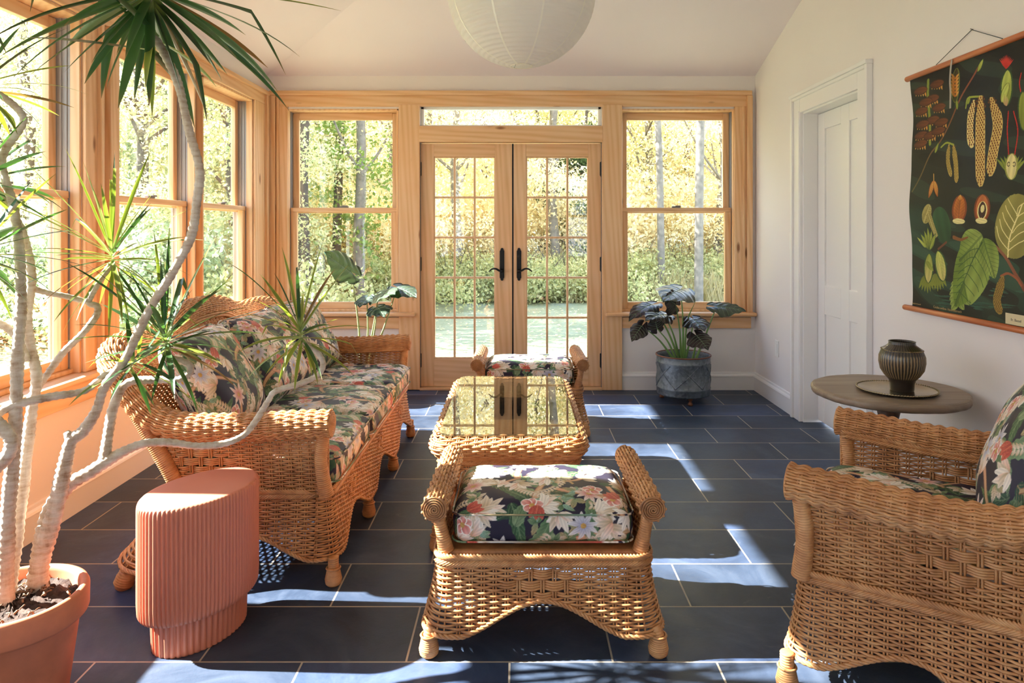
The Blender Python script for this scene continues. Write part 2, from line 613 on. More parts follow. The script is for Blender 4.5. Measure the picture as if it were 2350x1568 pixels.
m = MB(); m.box(XL - 0.09, LC + 0.05, -1.1, 5.69, 0.600, 0.632); trim(T(), m, PINE['y'], 0.012)
m = MB(); m.box(XL, LC, -1.05, 5.63, 0.50, 0.60); trim(T(), m, PINE['y'], 0.003)

# ---------------------------------------------------------------- sash windows
def sash_window(name, P, w, z0, z1, zm, side=True, vert='z', horiz='x', lab=None):
    """double-hung window of width w between z0 and z1. P(u, d, z)->world, u across, d outward from the room face"""
    root = struct(empty(name, P(w / 2, 0, z0)))
    inv = Vector(P(w / 2, 0, z0))
    def mk(nm, boxes, mat, bev=0.003, parent=None, smooth=False):
        mb = MB()
        for (u0, u1, d0, d1, a, b_) in boxes:
            p = [Vector(P(u, d, z)) - inv for u in (u0, u1) for d in (d0, d1) for z in (a, b_)]
            lo = [min(q[i] for q in p) for i in range(3)]; hi = [max(q[i] for q in p) for i in range(3)]
            mb.box(lo[0], hi[0], lo[1], hi[1], lo[2], hi[2])
        return mb.build(nm, mat, parent or root, smooth, bev)
    # frame: outer jambs, dark tracks, head, sill
    j = 0.016
    mk('window_frame', [(0, j, 0.0, 0.046, z0, z1), (w - j, w, 0.0, 0.046, z0, z1), (0, w, 0.0, 0.145, z1 - j, z1), (0, w, 0.03, 0.145, z0, z0 + 0.02)], PINE[vert])
    tr = []
    for s in (0, 1):
        for k in range(8):
            d0 = 0.046 + k * 0.0126
            t0 = 0.013 if k % 2 == 0 else 0.018
            tr.append((0, t0, d0, d0 + 0.0126, z0, z1) if s == 0 else (w - t0, w, d0, d0 + 0.0126, z0, z1))
    mk('sash_track', tr, TRACK, 0.001)
    # lower sash (inner)
    st, t = 0.048, 0.020
    d0, d1 = 0.052, 0.090
    lo_ = mk('lower_sash', [(t - .002, t + st, d0, d1, z0 + .02, zm - .010), (w - t - st, w - t + .002, d0, d1, z0 + .02, zm - .010)], PINE[vert])
    mk('sash_rail', [(t + st, w - t - st, d0 + .0005, d1 - .0005, z0 + .02, z0 + .075), (t - .002, w - t + .002, d0 - .004, d1, zm - .010, zm + .024)], PINE[horiz], parent=lo_)
    e0, e1 = 0.108, 0.142
    up_ = mk('upper_sash', [(t - .002, t + st, e0, e1, zm + .018, z1 - .02), (w - t - st, w - t + .002, e0, e1, zm + .018, z1 - .02)], PINE[vert])
    mk('sash_rail', [(t + st, w - t - st, e0 + .0005, e1 - .0005, z1 - .075, z1 - .016), (t - .002, w - t + .002, e0, e1, zm - .02, zm + .018)], PINE[horiz], parent=up_)
    mk('lower_pane', [(t + st - .004, w - t - st + .004, 0.069, 0.073, z0 + .07, zm)], GLASS, 0)
    mk('upper_pane', [(t + st - .004, w - t - st + .004, 0.123, 0.127, zm, z1 - .07)], GLASS, 0)
    mk('sash_lock', [(w / 2 - .035, w / 2 + .035, d0 - .006, d0 + .02, zm + .024, zm + .036), (w / 2 - .01, w / 2 + .03, d0 - .02, d0, zm + .032, zm + .042)], DARKTRACK, 0.002)
    return root

# back wall windows
nwin = [0]
def W():
    nwin[0] += 1
    return 'window_%d' % nwin[0]
for (x0, x1, a, b_) in (B_W1, B_W2):
    sash_window(W(), lambda u, d, z, x0=x0: (x0 + u, YB - 0.004 + d, z), x1 - x0, a + .002, b_, MEET)
# transom
x0, x1, a, b_ = B_TR
root = struct(empty(W(), ((x0 + x1) / 2, YB, a)))
m = MB(); w = x1 - x0 - .003; h = b_ - a - .002
for bb in ((-w / 2, w / 2, 0.03, .075, 0, .010), (-w / 2, w / 2, 0.03, .075, h - .020, h), (-w / 2, -w / 2 + .024, .03, .075, 0, h), (w / 2 - .024, w / 2, .03, .075, 0, h)):
    m.box(*bb)
m.build('window_frame', WHITEPVC, root, False, 0.002)
m = MB(); m.box(-w / 2 + .02, w / 2 - .02, 0.05, 0.054, .008, h - .018); m.build('pane', GLASS, root)

# left wall windows (pairs with a mullion post)
for (a, b_) in PAIRS:
    mid = (a + b_) / 2 + 0.012
    m = MB(); m.box(XL - 0.145, XL - 0.055, mid - .05, mid + .05, SILL, HEAD); m.box(XL - 0.055, XL - .04, mid - .03, mid + .03, SILL, HEAD)
    trim(T(), m, PINE['z'])
    for (p, q) in ((a, mid - .05), (mid + .05, b_)):
        sash_window(W(), lambda u, d, z, p=p: (XL + .0 - d, p + u, z), q - p, SILL + .002, HEAD, MEET, horiz='y')
for (a, b_, c, d_) in RH:
    root = struct(empty(W(), ((a + b_) / 2, YF, c)))
    m = MB(); w = b_ - a; h = d_ - c
    for bb in ((-w / 2, w / 2, -.12, 0.02, 0, .05), (-w / 2, w / 2, -.12, 0.02, h - .05, h), (-w / 2, -w / 2 + .05, -.12, .02, 0, h), (w / 2 - .05, w / 2, -.12, .02, 0, h), (-w / 2, w / 2, -.1, -.05, h / 2 - .02, h / 2 + .02)):
        m.box(*bb)
    m.build('window_frame', PINE['z'], root, False, 0.003)

# ---------------------------------------------------------------- french doors
def french_leaf(name, x0, x1, gx0, gx1, plate_x, lever_dir, hinge_x, hinge_dir, deadbolt):
    Yd = YB + 0.02        # room face of the leaf
    root = struct(empty(name, (X_at((x0 + x1) / 2, Yd), Yd, 0.0)))
    ox = X_at((x0 + x1) / 2, Yd)
    XX = lambda x, Y=Yd: X_at(x, Y) - ox
    ZZ = lambda y, Y=Yd: Z_at(y, Y)
    zt, zb = ZZ(330), 0.022
    g0, g1, gt, gb = XX(gx0), XX(gx1), ZZ(361), ZZ(822)
    a, b_ = XX(x0) + .002, XX(x1) - .002
    m = MB(); m.box(a, g0 - .004, 0, .044, zb, zt); m.box(g1 + .004, b_, 0, .044, zb, zt); m.build('stile', DOORPINE['z'], root, False, .003)
    m = MB(); m.box(g0 - .004, g1 + .004, 0.0005, .0435, gt + .004, zt); m.box(g0 - .004, g1 + .004, .0005, .0435, zb, gb - .004); m.build('rail', DOORPINE['x'], root, False, .002)
    m = MB(); t = .012
    for k in range(6):
        if k in (0, 5): continue
        z = gt + (gb - gt) * k / 5
        m.box(g0, g1, .010, .036, z - .0085, z + .0085)
    for k in (1, 2):
        x = g0 + (g1 - g0) * k / 3
        m.box(x - .0085, x + .0085, .009, .037, gb, gt)
    for bb in ((g0 - .005, g0 + .004, .006, .038, gb, gt), (g1 - .004, g1 + .005, .006, .038, gb, gt), (g0, g1, .006, .038, gb - .004, gb + .005), (g0, g1, .006, .038, gt - .005, gt + .004)):
        m.box(*bb)
    m.build('muntin_grid', DOORPINE['z'], root, False, .003)
    m = MB(); m.box(g0 - .003, g1 + .003, .021, .025, gb - .003, gt + .003); m.build('pane', GLASS, root)
    # hinges
    for hy in (388, 606, 827):
        m = MB(); z = ZZ(hy); hx = XX(hinge_x)
        m.box(hx - .009, hx + .009, -.006, .002, z - .055, z + .055)
        m.tubes(np.array([[hx, -.008, z - .058], [hx, -.008, z + .058]]), .007, 8)
        m.tubes(np.array([[hx, -.008, z - .066], [hx, -.008, z - .058]]), .004, 8)
        m.build('hinge', BLACKMETAL, root, False, .001)
    # escutcheon with rounded ears, lever handle
    px = XX(plate_x, 5.73); zc = Z_at(607, 5.73); hh = .135
    pts = []
    prof = [(.0185, -.108), (.0185, .108), (.016, .113), (.013, .113), (.012, .124), (.0065, .132), (0, .134)]
    pts = [(x, z) for x, z in prof] + [(-x, z) for x, z in prof[::-1][1:]] + [(-.016, -.113), (-.013, -.113), (-.012, -.124), (-.0065, -.132), (0, -.134), (.0065, -.132), (.012, -.124), (.013, -.113), (.016, -.113)]
    m = MB(); m.prism([(px + x, zc + z) for x, z in pts], -.012, 0.002)
    h = m.build('handle', BLACKMETAL, root, False, .002)
    zl = Z_at(622, 5.72)
    m = MB()
    m.lathe([(.016, 0), (.016, .008), (.011, .012), (.009, .045), (.012, .05), (.012, .058), (0, .060)], M=Matrix.Translation((px, -.010, zl)) @ Matrix.Rotation(PI / 2, 4, 'X'), n=20)
    P = spline([(px, -.058, zl - .002), (px + lever_dir * .022, -.058, zl + .004), (px + lever_dir * .05, -.058, zl + .019), (px + lever_dir * .08, -.056, zl + .016), (px + lever_dir * .108, -.052, zl - .006)], 16)
    m.tubes(P, np.interp(np.linspace(0, 1, 16), [0, .5, .9, 1], [.009, .0075, .005, .002]), 10)
    m.build('lever', BLACKMETAL, h, True)
    if deadbolt:
        m = MB(); zt_ = Z_at(590, 5.72)
        m.lathe([(.012, 0), (.012, .006), (0, .008)], M=Matrix.Translation((px, -.010, zt_)) @ Matrix.Rotation(PI / 2, 4, 'X'), n=20)
        m.lathe([(0, -.019), (.006, -.015), (.008, 0), (.006, .015), (0, .019)], c=(px, -.026, zt_), n=12)
        m.build('turn_knob', BLACKMETAL, h, True)
    return root

french_leaf('door_1', 965, 1176, 997, 1135, 1152, -1, 965, 1, False)
french_leaf('door_2', 1178, 1380, 1209, 1349, 1191, 1, 1379, -1, True)
# door frame: dark weather gap, jambs, threshold
m = MB(); m.box(X_at(1175.4, 5.75), X_at(1178.6, 5.75), YB + .02, YB + .06, .022, B_DR[3] - .01); trim(T(), m, BLACKMETAL, 0)
m = MB(); m.box(B_DR[0] - .002, B_DR[1] + .002, YB - .03, YB + WT, 0, .018); trim(T(), m, DOORPINE['x'])
m = MB(); m.box(B_DR[0] - .001, B_DR[0] + .003, YB, YB + WT, .018, B_DR[3]); m.box(B_DR[1] - .003, B_DR[1] + .001, YB, YB + WT, .018, B_DR[3]); trim(T(), m, DARKTRACK, 0)

# ---------------------------------------------------------------- baseboards
def baseboard(name, pts, prof, mat=TRIMM):
    """prof list of (offset from wall, z) extruded along a straight run pts=(p0,p1,inward normal)"""
    p0, p1, n = [np.array(q, float) for q in pts]
    m = MB(); k = len(prof)
    V = [[*(p + n * o), z] for p in (p0, p1) for o, z in prof]
    Q = [(i, (i + 1) % k, k + (i + 1) % k, k + i) for i in range(k)]
    V = np.array(V); c = [V[:k].mean(0), V[k:].mean(0)]
    V = np.vstack([V, c])
    T3 = [(2 * k, (i + 1) % k, i) for i in range(k)] + [(2 * k + 1, k + i, k + (i + 1) % k) for i in range(k)]
    m.add(V, Q, T3)
    return struct(m.build(name, mat))
BP = [(0, 0), (.018, 0), (.018, .108), (.024, .112), (.020, .122), (.012, .130), (.010, .142), (0, .145)]
baseboard('baseboard_back', ((X_at(1428, 5.7), YB), (XR, YB), (0, -1)), BP)
baseboard('baseboard_corner', ((XL, YB), (X_at(915, 5.7), YB), (0, -1)), BP)
baseboard('baseboard_left', ((XL, YF), (XL, YB), (1, 0)), BP)
baseboard('baseboard_right', ((XR, 4.906), (XR, YB), (-1, 0)), BP)
baseboard('baseboard_front', ((XR, YF), (XR, 3.83), (-1, 0)), BP)

# ---------------------------------------------------------------- white panel door
root = struct(empty('door_3', (2.02, (RD[0] + RD[1]) / 2, 0)))
y0, y1 = RD[0] - root.location.y + .015, RD[1] - root.location.y - .015
rail_z = [(.02, .20), (.74, .93), (1.965, 2.074)]
sty = [(y0, y0 + .10), (-.055, .055), (y1 - .10, y1)]
m = MB()
m.box(.012, .03, y0, y1, .02, 2.074)
for a, b_ in sty: m.box(0, .036, a, b_, .02, 2.074)
for a, b_ in rail_z:
    m.box(0.0003, .0357, y0 + .1, -.055, a, b_); m.box(0.0003, .0357, .055, y1 - .1, a, b_)
m.build('door_leaf', TRIMM, root, False, .003)
# door frame and casing on the right wall
m = MB()
m.box(XR - .002, XR + .145, RD[1] - .012, RD[1] + .015, 0, RD[3]); m.box(XR - .002, XR + .145, RD[0] - .015, RD[0] + .012, 0, RD[3]); m.box(XR - .002, XR + .145, RD[0] + .012, RD[1] - .012, RD[3] - .012, RD[3] + .015)
trim(T(), m, TRIMM)
CX = XR - .022
m = MB(); m.box(CX, XR, RD[1], RD[1] + .105, 0, RD[3] + .105); m.box(CX - .014, XR, RD[1] + .105, RD[1] + .136, 0, RD[3] + .13); m.box(CX - .005, XR, RD[1] + .004, RD[1] + .016, 0, RD[3] + .01); trim(T(), m, TRIMM, .004)
m = MB(); m.box(CX, XR, RD[0] - .105, RD[0], 0, RD[3] + .105); m.box(CX - .014, XR, RD[0] - .132, RD[0] - .105, 0, RD[3] + .13); trim(T(), m, TRIMM, .004)
m = MB(); m.box(CX + .001, XR, RD[0], RD[1], RD[3], RD[3] + .105); m.box(CX - .014, XR, RD[0] - .105, RD[1] + .105, RD[3] + .092, RD[3] + .112); m.box(CX - .022, XR, RD[0] - .137, RD[1] + .141, RD[3] + .1122, RD[3] + .136); trim(T(), m, TRIMM, .004)

# wall plates
m = MB(); m.box(-.006, 0, -.036, .036, -.06, .06)
o = empty('wall_outlet', (XR, 5.24, .417)); tag(o, 'white wall outlet plate low on the right wall beside the door casing', 'outlet')
m.build('cover_plate', TRIMM, o, False, .002)
m = MB(); m.box(-.0085, -.005, -.017, .017, -.034, .034); m.build('socket_face', TRIMM, o, False, .001)
o = empty('light_switch', (XR, 4.955, 1.22)); tag(o, 'small white light switch on the right wall against the door casing', 'switch')
m = MB(); m.box(-.006, 0, -.036, .036, -.06, .06); m.build('cover_plate', TRIMM, o, False, .002)
m = MB(); m.box(-.011, -.005, -.008, .008, -.016, .016); m.build('toggle', TRIMM, o, False, .002)
# ================================================================== FABRIC PATTERN
PW = 640; PSZ = 0.66                       # pattern repeat: 640 cells over 0.66 m
def lin(c): return np.array([(x / 12.92 if x <= 0.04045 else ((x + 0.055) / 1.055) ** 2.4) for x in [v / 255 for v in c]])
PAT = np.zeros((PW, PW, 3)) + lin((38, 33, 52))


def petal(img, x, y, L, w, ang, ca, cb, ce=None, shape=0, vein=None, wrap=True, curve=0.0, px=None):
    """leaf or petal from base (x,y) in metres, length L, half width w, heading ang; ca base colour, cb tip colour"""
    H_, W_ = img.shape[:2]
    px = px or PW / PSZ
    R = L + w
    cx, cy = x + math.cos(ang) * L / 2, y + math.sin(ang) * L / 2
    hw = int((L * 0.62 + w + 0.3 * abs(curve) * L) * px) + 2
    ix, iy = int(cx * px), int(cy * px)
    gx = np.arange(ix - hw, ix + hw + 1); gy = np.arange(iy - hw, iy + hw + 1)
    if not wrap:
        gx = gx[(gx >= 0) & (gx < W_)]; gy = gy[(gy >= 0) & (gy < H_)]
        if len(gx) == 0 or len(gy) == 0: return
    GX, GY = np.meshgrid(gx / px, gy / px)
    dx, dy = GX - x, GY - y
    u = (dx * math.cos(ang) + dy * math.sin(ang)) / L
    v = (-dx * math.sin(ang) + dy * math.cos(ang)) / w
    v = v - curve * (u - u * u) * L / w
    uc = np.clip(u, 0, 1)
    if shape == 0: prof = (np.sin(PI * uc ** 0.8)) ** 0.8
    elif shape == 1: prof = np.sqrt(np.clip(1 - (2 * uc - 1) ** 2, 0, 1))
    elif shape == 2: prof = np.sin(PI * uc ** 0.55) ** 0.9 * (1 + 0.08 * np.sin(uc * 40))
    else: prof = 1 - 0.35 * uc
    m = (u > 0) & (u < 1) & (np.abs(v) < prof)
    if not m.any(): return
    t = uc[..., None]
    c = ca * (1 - t) + cb * t
    if vein is not None:
        vv = (np.abs(v) < 0.07) | (np.abs(np.sin((u * 9 - np.abs(v) * 2.2) * PI)) < 0.22)
        c = np.where(vv[..., None], c * 0.45 + vein * 0.55, c)
    c = c * (0.90 + 0.12 * np.sin(v * 7 + u * 5))[..., None]
    if ce is not None:
        c = np.where((np.abs(v) > prof - 0.22)[..., None], ce, c)
    yy, xx = np.nonzero(m)
    img[gy[yy] % H_, gx[xx] % W_] = c[yy, xx]


CREAM = lin((236, 222, 205)); WHITE = lin((244, 238, 230)); PEACH = lin((226, 168, 136)); TAN = lin((190, 160, 118))
GREEN = lin((74, 110, 72)); DGREEN = lin((38, 72, 54)); LGREEN = lin((140, 160, 122)); CORAL = lin((205, 88, 78))
MINT = lin((150, 190, 174)); LAV = lin((150, 152, 190)); GOLD = lin((216, 170, 92)); ROSE = lin((232, 178, 168)); BRN = lin((140, 88, 66))
pr = random.Random(11)
for i in range(46):      # big leaves
    a = pr.uniform(0, 2 * PI)
    petal(PAT, pr.uniform(0, PSZ), pr.uniform(0, PSZ), pr.uniform(.11, .20), pr.uniform(.018, .032), a,
          *pr.choice([(DGREEN, GREEN), (GREEN, LGREEN), (GREEN, DGREEN), (LGREEN, GREEN)]), shape=2, vein=pr.choice([LGREEN, DGREEN, TAN]), curve=pr.uniform(-.5, .5))
for i in range(14):      # peach boughs
    petal(PAT, pr.uniform(0, PSZ), pr.uniform(0, PSZ), pr.uniform(.14, .22), pr.uniform(.008, .014), pr.uniform(0, 2 * PI), PEACH, TAN, BRN, shape=3, curve=pr.uniform(-.8, .8))
for i in range(22):      # fern sprays of tan leaflets
    x, y, a = pr.uniform(0, PSZ), pr.uniform(0, PSZ), pr.uniform(0, 2 * PI)
    k = pr.uniform(-.08, .08)
    for j in range(11):
        x += .0125 * math.cos(a); y += .0125 * math.sin(a); a += k
        for s in (-1, 1):
            petal(PAT, x, y, .021, .0048, a + s * 1.0, CREAM, TAN, shape=0)
for i in range(44):      # tan and green sprigs
    x, y, a = pr.uniform(0, PSZ), pr.uniform(0, PSZ), pr.uniform(0, 2 * PI)
    for s in (-.9, -.3, .35, .95, 2.4):
        petal(PAT, x, y, pr.uniform(.03, .05), .0095, a + s, *pr.choice([(TAN, CREAM), (LGREEN, TAN), (MINT, LGREEN), (GREEN, LGREEN)]), shape=0, vein=DGREEN)
def bloom(x, y, n, L, w, ca, cb, ce, core, a0, sh=0):
    for j in range(n):
        petal(PAT, x, y, L * pr.uniform(.85, 1.1), w, a0 + 2 * PI * j / n, ca, cb, ce, shape=sh, curve=pr.uniform(-.3, .3))
    if core is not None:
        petal(PAT, x - .009, y, .018, .009, 0, core, core * .7, shape=1)
for i in range(34):      # lily-like white flowers
    x, y, a = pr.uniform(0, PSZ), pr.uniform(0, PSZ), pr.uniform(0, 2 * PI)
    for s in (-1.1, -.6, -.15, .3, .8, 1.2):
        petal(PAT, x, y, pr.uniform(.05, .075), .0115, a + s, *pr.choice([(PEACH, WHITE), (TAN, CREAM), (CREAM, WHITE)]), shape=0, curve=pr.uniform(-.4, .4))
for i in range(7):
    bloom(pr.uniform(0, PSZ), pr.uniform(0, PSZ), 9, .052, .0085, CORAL if i % 2 else LAV, WHITE, None, GOLD, pr.uniform(0, 1))
for i in range(8):
    bloom(pr.uniform(0, PSZ), pr.uniform(0, PSZ), 5, .034, .017, CORAL, ROSE, WHITE, GOLD, pr.uniform(0, 1), 1)
for i in range(5):       # coral tulips
    x, y, a = pr.uniform(0, PSZ), pr.uniform(0, PSZ), pr.uniform(0, 2 * PI)
    for s in (-.5, .5, 0): petal(PAT, x, y, .055, .014, a + s * .8, CORAL * .7, CORAL, shape=0, vein=lin((240, 150, 110)))


def pat(u, v, du=0.0, dv=0.0):
    # smooth lookup
    x = ((u + du) / PSZ * PW) % PW; y = ((v + dv) / PSZ * PW) % PW
    x0 = np.floor(x).astype(int); y0 = np.floor(y).astype(int)
    fx = (x - x0)[..., None]; fy = (y - y0)[..., None]
    x0 %= PW; y0 %= PW
    x1 = (x0 + 1) % PW; y1 = (y0 + 1) % PW
    return PAT[y0, x0] * (1 - fx) * (1 - fy) + PAT[y0, x1] * fx * (1 - fy) + PAT[y1, x0] * (1 - fx) * fy + PAT[y1, x1] * fx * fy


def set_col(o, C):
    me = o.data
    a = me.color_attributes.new('Col', 'FLOAT_COLOR', 'POINT')
    a.data.foreach_set('color', np.concatenate([C, np.ones((len(C), 1))], 1).astype(np.float32).ravel())


def cushion(name, a, b, c, M, parent=None, res=0.0026, r=0.045, crown=0.02, puff=None, off=(0, 0), faces=(0, 1, 2, 3, 4, 5), pipe=True, seed=0, warp=0.0):
    """soft box with half sizes a,b,c carrying the floral print; local M"""
    Vs = []; Qs = []; Cs = []; n0 = 0
    hs = (a, b, c)
    rr = np.random.default_rng(seed + 3)
    ph = rr.uniform(0, 6, 6)
    for f in faces:
        ax = f // 2; sg = 1 if f % 2 == 0 else -1
        o1, o2 = [i for i in range(3) if i != ax]
        n1 = max(4, int(2 * hs[o1] / res)); n2 = max(4, int(2 * hs[o2] / res))
        g1, g2 = np.meshgrid(np.linspace(-hs[o1], hs[o1], n1), np.linspace(-hs[o2], hs[o2], n2), indexing='ij')
        q = np.zeros(g1.shape + (3,)); q[..., ax] = sg * hs[ax]; q[..., o1] = g1; q[..., o2] = g2
        inner = np.array([h - min(r, h * 0.98) for h in hs])
        ci = np.clip(q, -inner, inner)
        d = q - ci; dl = np.linalg.norm(d, axis=-1, keepdims=True)
        rad = np.minimum(r, np.array(hs) * .98)
        p = ci + d / (dl + 1e-9) * rad
        # pattern coordinates unfold from the top face
        if ax == 2: uu, vv = q[..., 0], q[..., 1] * sg
        elif ax == 1: uu, vv = q[..., 0], sg * b + sg * (c - q[..., 2])
        else: uu, vv = sg * (a + (c - q[..., 2])), q[..., 1]
        col = pat(uu, vv, off[0], off[1])
        xr, yr = p[..., 0] / a, p[..., 1] / b
        if puff is not None:
            th = puff + (1 - puff) * np.clip(1 - np.abs(xr) ** 3.0, 0, 1) * np.clip(1 - np.abs(yr) ** 3.0, 0, 1)
            p[..., 2] = p[..., 2] * th
            pin = 1 - 0.05 * (1 - np.abs(yr) ** 2) * np.abs(xr) ** 6
            p[..., 0] *= pin; p[..., 1] *= 1 - 0.05 * (1 - np.abs(xr) ** 2) * np.abs(yr) ** 6
        dome = np.clip(1 - xr ** 4, 0, 1) * np.clip(1 - yr ** 4, 0, 1)
        p[..., 2] += crown * dome * (p[..., 2] > 0)
        w = (np.sin(p[..., 0] * 19 + ph[0]) * np.sin(p[..., 1] * 23 + ph[1]) * .0028 + np.sin(p[..., 0] * 47 + p[..., 1] * 31 + ph[2]) * .0012)
        p[..., 2] += w * np.sign(p[..., 2]) * np.clip(np.abs(p[..., 2]) / c, 0, 1)
        p[..., 0] += np.sin(p[..., 1] * 25 + p[..., 2] * 30 + ph[3]) * .0015
        if warp: p[..., 2] += warp * (xr ** 2)
        i = np.arange(n1 * n2).reshape(n1, n2) + n0
        Q = np.stack([i[:-1, :-1], i[1:, :-1], i[1:, 1:], i[:-1, 1:]], -1).reshape(-1, 4)
        flip = (sg > 0) != (ax == 1)
        if not flip: Q = Q[:, ::-1]
        Vs.append(p.reshape(-1, 3)); Qs.append(Q); Cs.append(col.reshape(-1, 3)); n0 += n1 * n2
    V = np.concatenate(Vs); V = V @ np.array(M.to_3x3()).T + np.array(M.translation)
    o = mesh_np(name, V, np.concatenate(Qs), FABRIC, parent, True)
    set_col(o, np.concatenate(Cs))
    if pipe:
        for sg in (1, -1):
            t = np.linspace(0, 2 * PI, 221)
            e = 0.16
            X = np.sign(np.cos(t)) * np.abs(np.cos(t)) ** e * (a - .001); Y = np.sign(np.sin(t)) * np.abs(np.sin(t)) ** e * (b - .001)
            # round the corner like the body
            q = np.stack([X, Y], 1); ci = np.clip(q, -np.array([a - r * .8, b - r * .8]), np.array([a - r * .8, b - r * .8]))
            d = q - ci; q = ci + d / (np.linalg.norm(d, axis=1, keepdims=True) + 1e-9) * r * .80
            zz = np.full(len(t), sg * (c - r * .42))
            P = np.stack([q[:, 0], q[:, 1], zz], 1)
            if puff is not None: P[:, 2] = 0 ; P[:, :2] *= 1.0
            mbp = MB(); mbp.tubes(P, .0030, 7, False)
            po = mbp.build('piping', FABRIC, o if parent is None else o, True, M=M)
            set_col(po, pat(np.array([v.co.x + v.co.y for v in po.data.vertices]) * 1.7, np.zeros(len(po.data.vertices)) + .1 * sg))
            if puff is not None: break
    return o


# ================================================================== WICKER
STAKE = 0.0365
ROW = 0.0081


class Path:
    """polyline in plan with arc length and outward normals"""
    def __init__(s, pts, closed=False, n=600):
        P = np.asarray(pts, float)
        if closed: P = np.vstack([P, P[:1]])
        d = np.r_[0, np.cumsum(np.linalg.norm(np.diff(P, axis=0), axis=1))]
        s.L = d[-1]; u = np.linspace(0, s.L, n)
        s.P = np.stack([np.interp(u, d, P[:, j]) for j in range(P.shape[1])], 1)
        s.u = u
        T = np.gradient(s.P[:, :2], axis=0)
        if closed:
            T[0] = T[-1] = s.P[1, :2] - s.P[-2, :2]
        T /= np.linalg.norm(T, axis=1, keepdims=True)
        s.N = np.stack([T[:, 1], -T[:, 0]], 1)
        s.T = T

    def __call__(s, q, what='P'):
        A = getattr(s, what)
        return np.stack([np.interp(q, s.u, A[:, j]) for j in range(A.shape[1])], -1)


def rrect(x0, x1, y0, y1, r, n=8):
    """rounded rectangle, counter-clockwise from the front left corner"""
    pts = []
    for cx, cy, a0 in ((x1 - r, y0 + r, -PI / 2), (x1 - r, y1 - r, 0), (x0 + r, y1 - r, PI / 2), (x0 + r, y0 + r, PI)):
        for k in range(n + 1):
            a = a0 + PI / 2 * k / n
            pts.append((cx + r * math.cos(a), cy + r * math.sin(a)))
    pts = pts[-(n + 1):] + pts[:-(n + 1)]
    return pts


def weave(mb, S, s0, s1, vs, r=0.0038, amp=0.0048, valid=None, diamonds=(), stake=STAKE, sub=6, stakes=True, k=5, vlo=None, vhi=None, sr=0.0034, closed=False):
    """S(s, v) -> (pos, normal) arrays. vs: row values. valid(s, v) mask."""
    L = s1 - s0
    ns = max(2, int(round(L / stake)))
    if closed and ns % 2 == 0: pass
    st = L / ns
    M = ns * sub + 1
    s = np.linspace(s0, s1, M)
    vs = np.asarray(vs, float)
    SS, VV = np.meshgrid(s, vs)
    R = np.arange(len(vs))[:, None]
    Kf = (SS - s0) / st
    off = amp * np.cos(PI * Kf + PI * R)
    for (sc, vc, hw, hh, g) in diamonds:
        inside = (np.abs(SS - sc) / hw + np.abs(VV - vc) / hh) < 1
        rc = int(np.argmin(np.abs(vs - vc)))
        G = np.floor((R - rc + g / 2.0) / g)
        off = np.where(inside, amp * 1.35 * np.cos(PI * Kf / 1.0 + PI * G), off)
        cen = (G * g + rc + (0 if g % 2 else -0.5))
        dv = vs[1] - vs[0] if len(vs) > 1 else 0
        VV = np.where(inside, VV - (R - cen) * dv * 0.12, VV)
    P, N = S(SS, VV)
    P = P + N * off[..., None]
    if valid is None:
        mb.tubes(P, r, k, not closed)
    else:
        ok = valid(SS, VV)
        for i in range(len(vs)):
            row = ok[i]
            j = 0
            if row.all():
                mb.tubes(P[i], r, k, True); continue
            e = np.flatnonzero(np.diff(np.r_[0, row.astype(int), 0]))
            for a, b_ in zip(e[::2], e[1::2]):
                if b_ - a >= 3: mb.tubes(P[i, a:b_], r, k, True)
    if stakes:
        lo = vlo if vlo is not None else (lambda q: vs[0] + 0 * q)
        hi = vhi if vhi is not None else (lambda q: vs[-1] + 0 * q)
        q = s0 + st * np.arange(0, ns + (0 if closed else 1))
        for dq in (-0.0042, 0.0042):
            qq = np.clip(q + dq, s0, s1)
            t = np.linspace(0, 1, 14)[None]
            V_ = lo(qq)[:, None] * (1 - t) + hi(qq)[:, None] * t
            P, N = S(np.repeat(qq[:, None], 14, 1), V_)
            mb.tubes(P, sr, 4, True)


def braid(mb, P, N, U, h=0.014, bulge=0.010, pitch=0.0102, r=0.0042, L=0.034):
    """herringbone plait along P (n,3) with outward normals N and up vectors U"""
    d = np.r_[0, np.cumsum(np.linalg.norm(np.diff(P, axis=0), axis=1))]
    tot = d[-1]
    def ev(A, q): return np.stack([np.interp(q, d, A[:, j]) for j in range(3)], -1)
    q = np.arange(0, tot - L, pitch)
    t = np.linspace(0, 1, 6)
    for sd in (1, -1):
        qq = np.clip(q[:, None] + t[None] * L + (0 if sd > 0 else pitch / 2), 0, tot)
        uu = sd * h * (1 - 1.25 * t) * np.ones_like(qq)
        oo = bulge * np.sin(PI * np.clip(t * 1.0 + .12, 0, 1)) ** .7 * np.ones_like(qq) - .001
        mb.tubes(ev(P, qq) + ev(U, qq) * uu[..., None] + ev(N, qq) * oo[..., None], r, 5, True)
    mb.tubes(P - N * .002, h * .42, 6, True)


def twist(mb, P, r=0.006, pitch=0.05, k=3, sr=0.0045):
    """rope border: k strands twisted round P"""
    d = np.r_[0, np.cumsum(np.linalg.norm(np.diff(P, axis=0), axis=1))]
    n = int(d[-1] / 0.005) + 2
    s = np.linspace(0, d[-1], n)
    C = np.stack([np.interp(s, d, P[:, j]) for j in range(3)], -1)
    T = np.gradient(C, axis=0); T /= np.linalg.norm(T, axis=1, keepdims=True) + 1e-9
    A = np.cross(T, [0.1, 0.2, .97]); A /= np.linalg.norm(A, axis=1, keepdims=True); B = np.cross(T, A)
    for j in range(k):
        ph = 2 * PI * s / pitch + 2 * PI * j / k
        mb.tubes(C + (np.cos(ph)[:, None] * A + np.sin(ph)[:, None] * B) * r * .6, sr, 5, True)


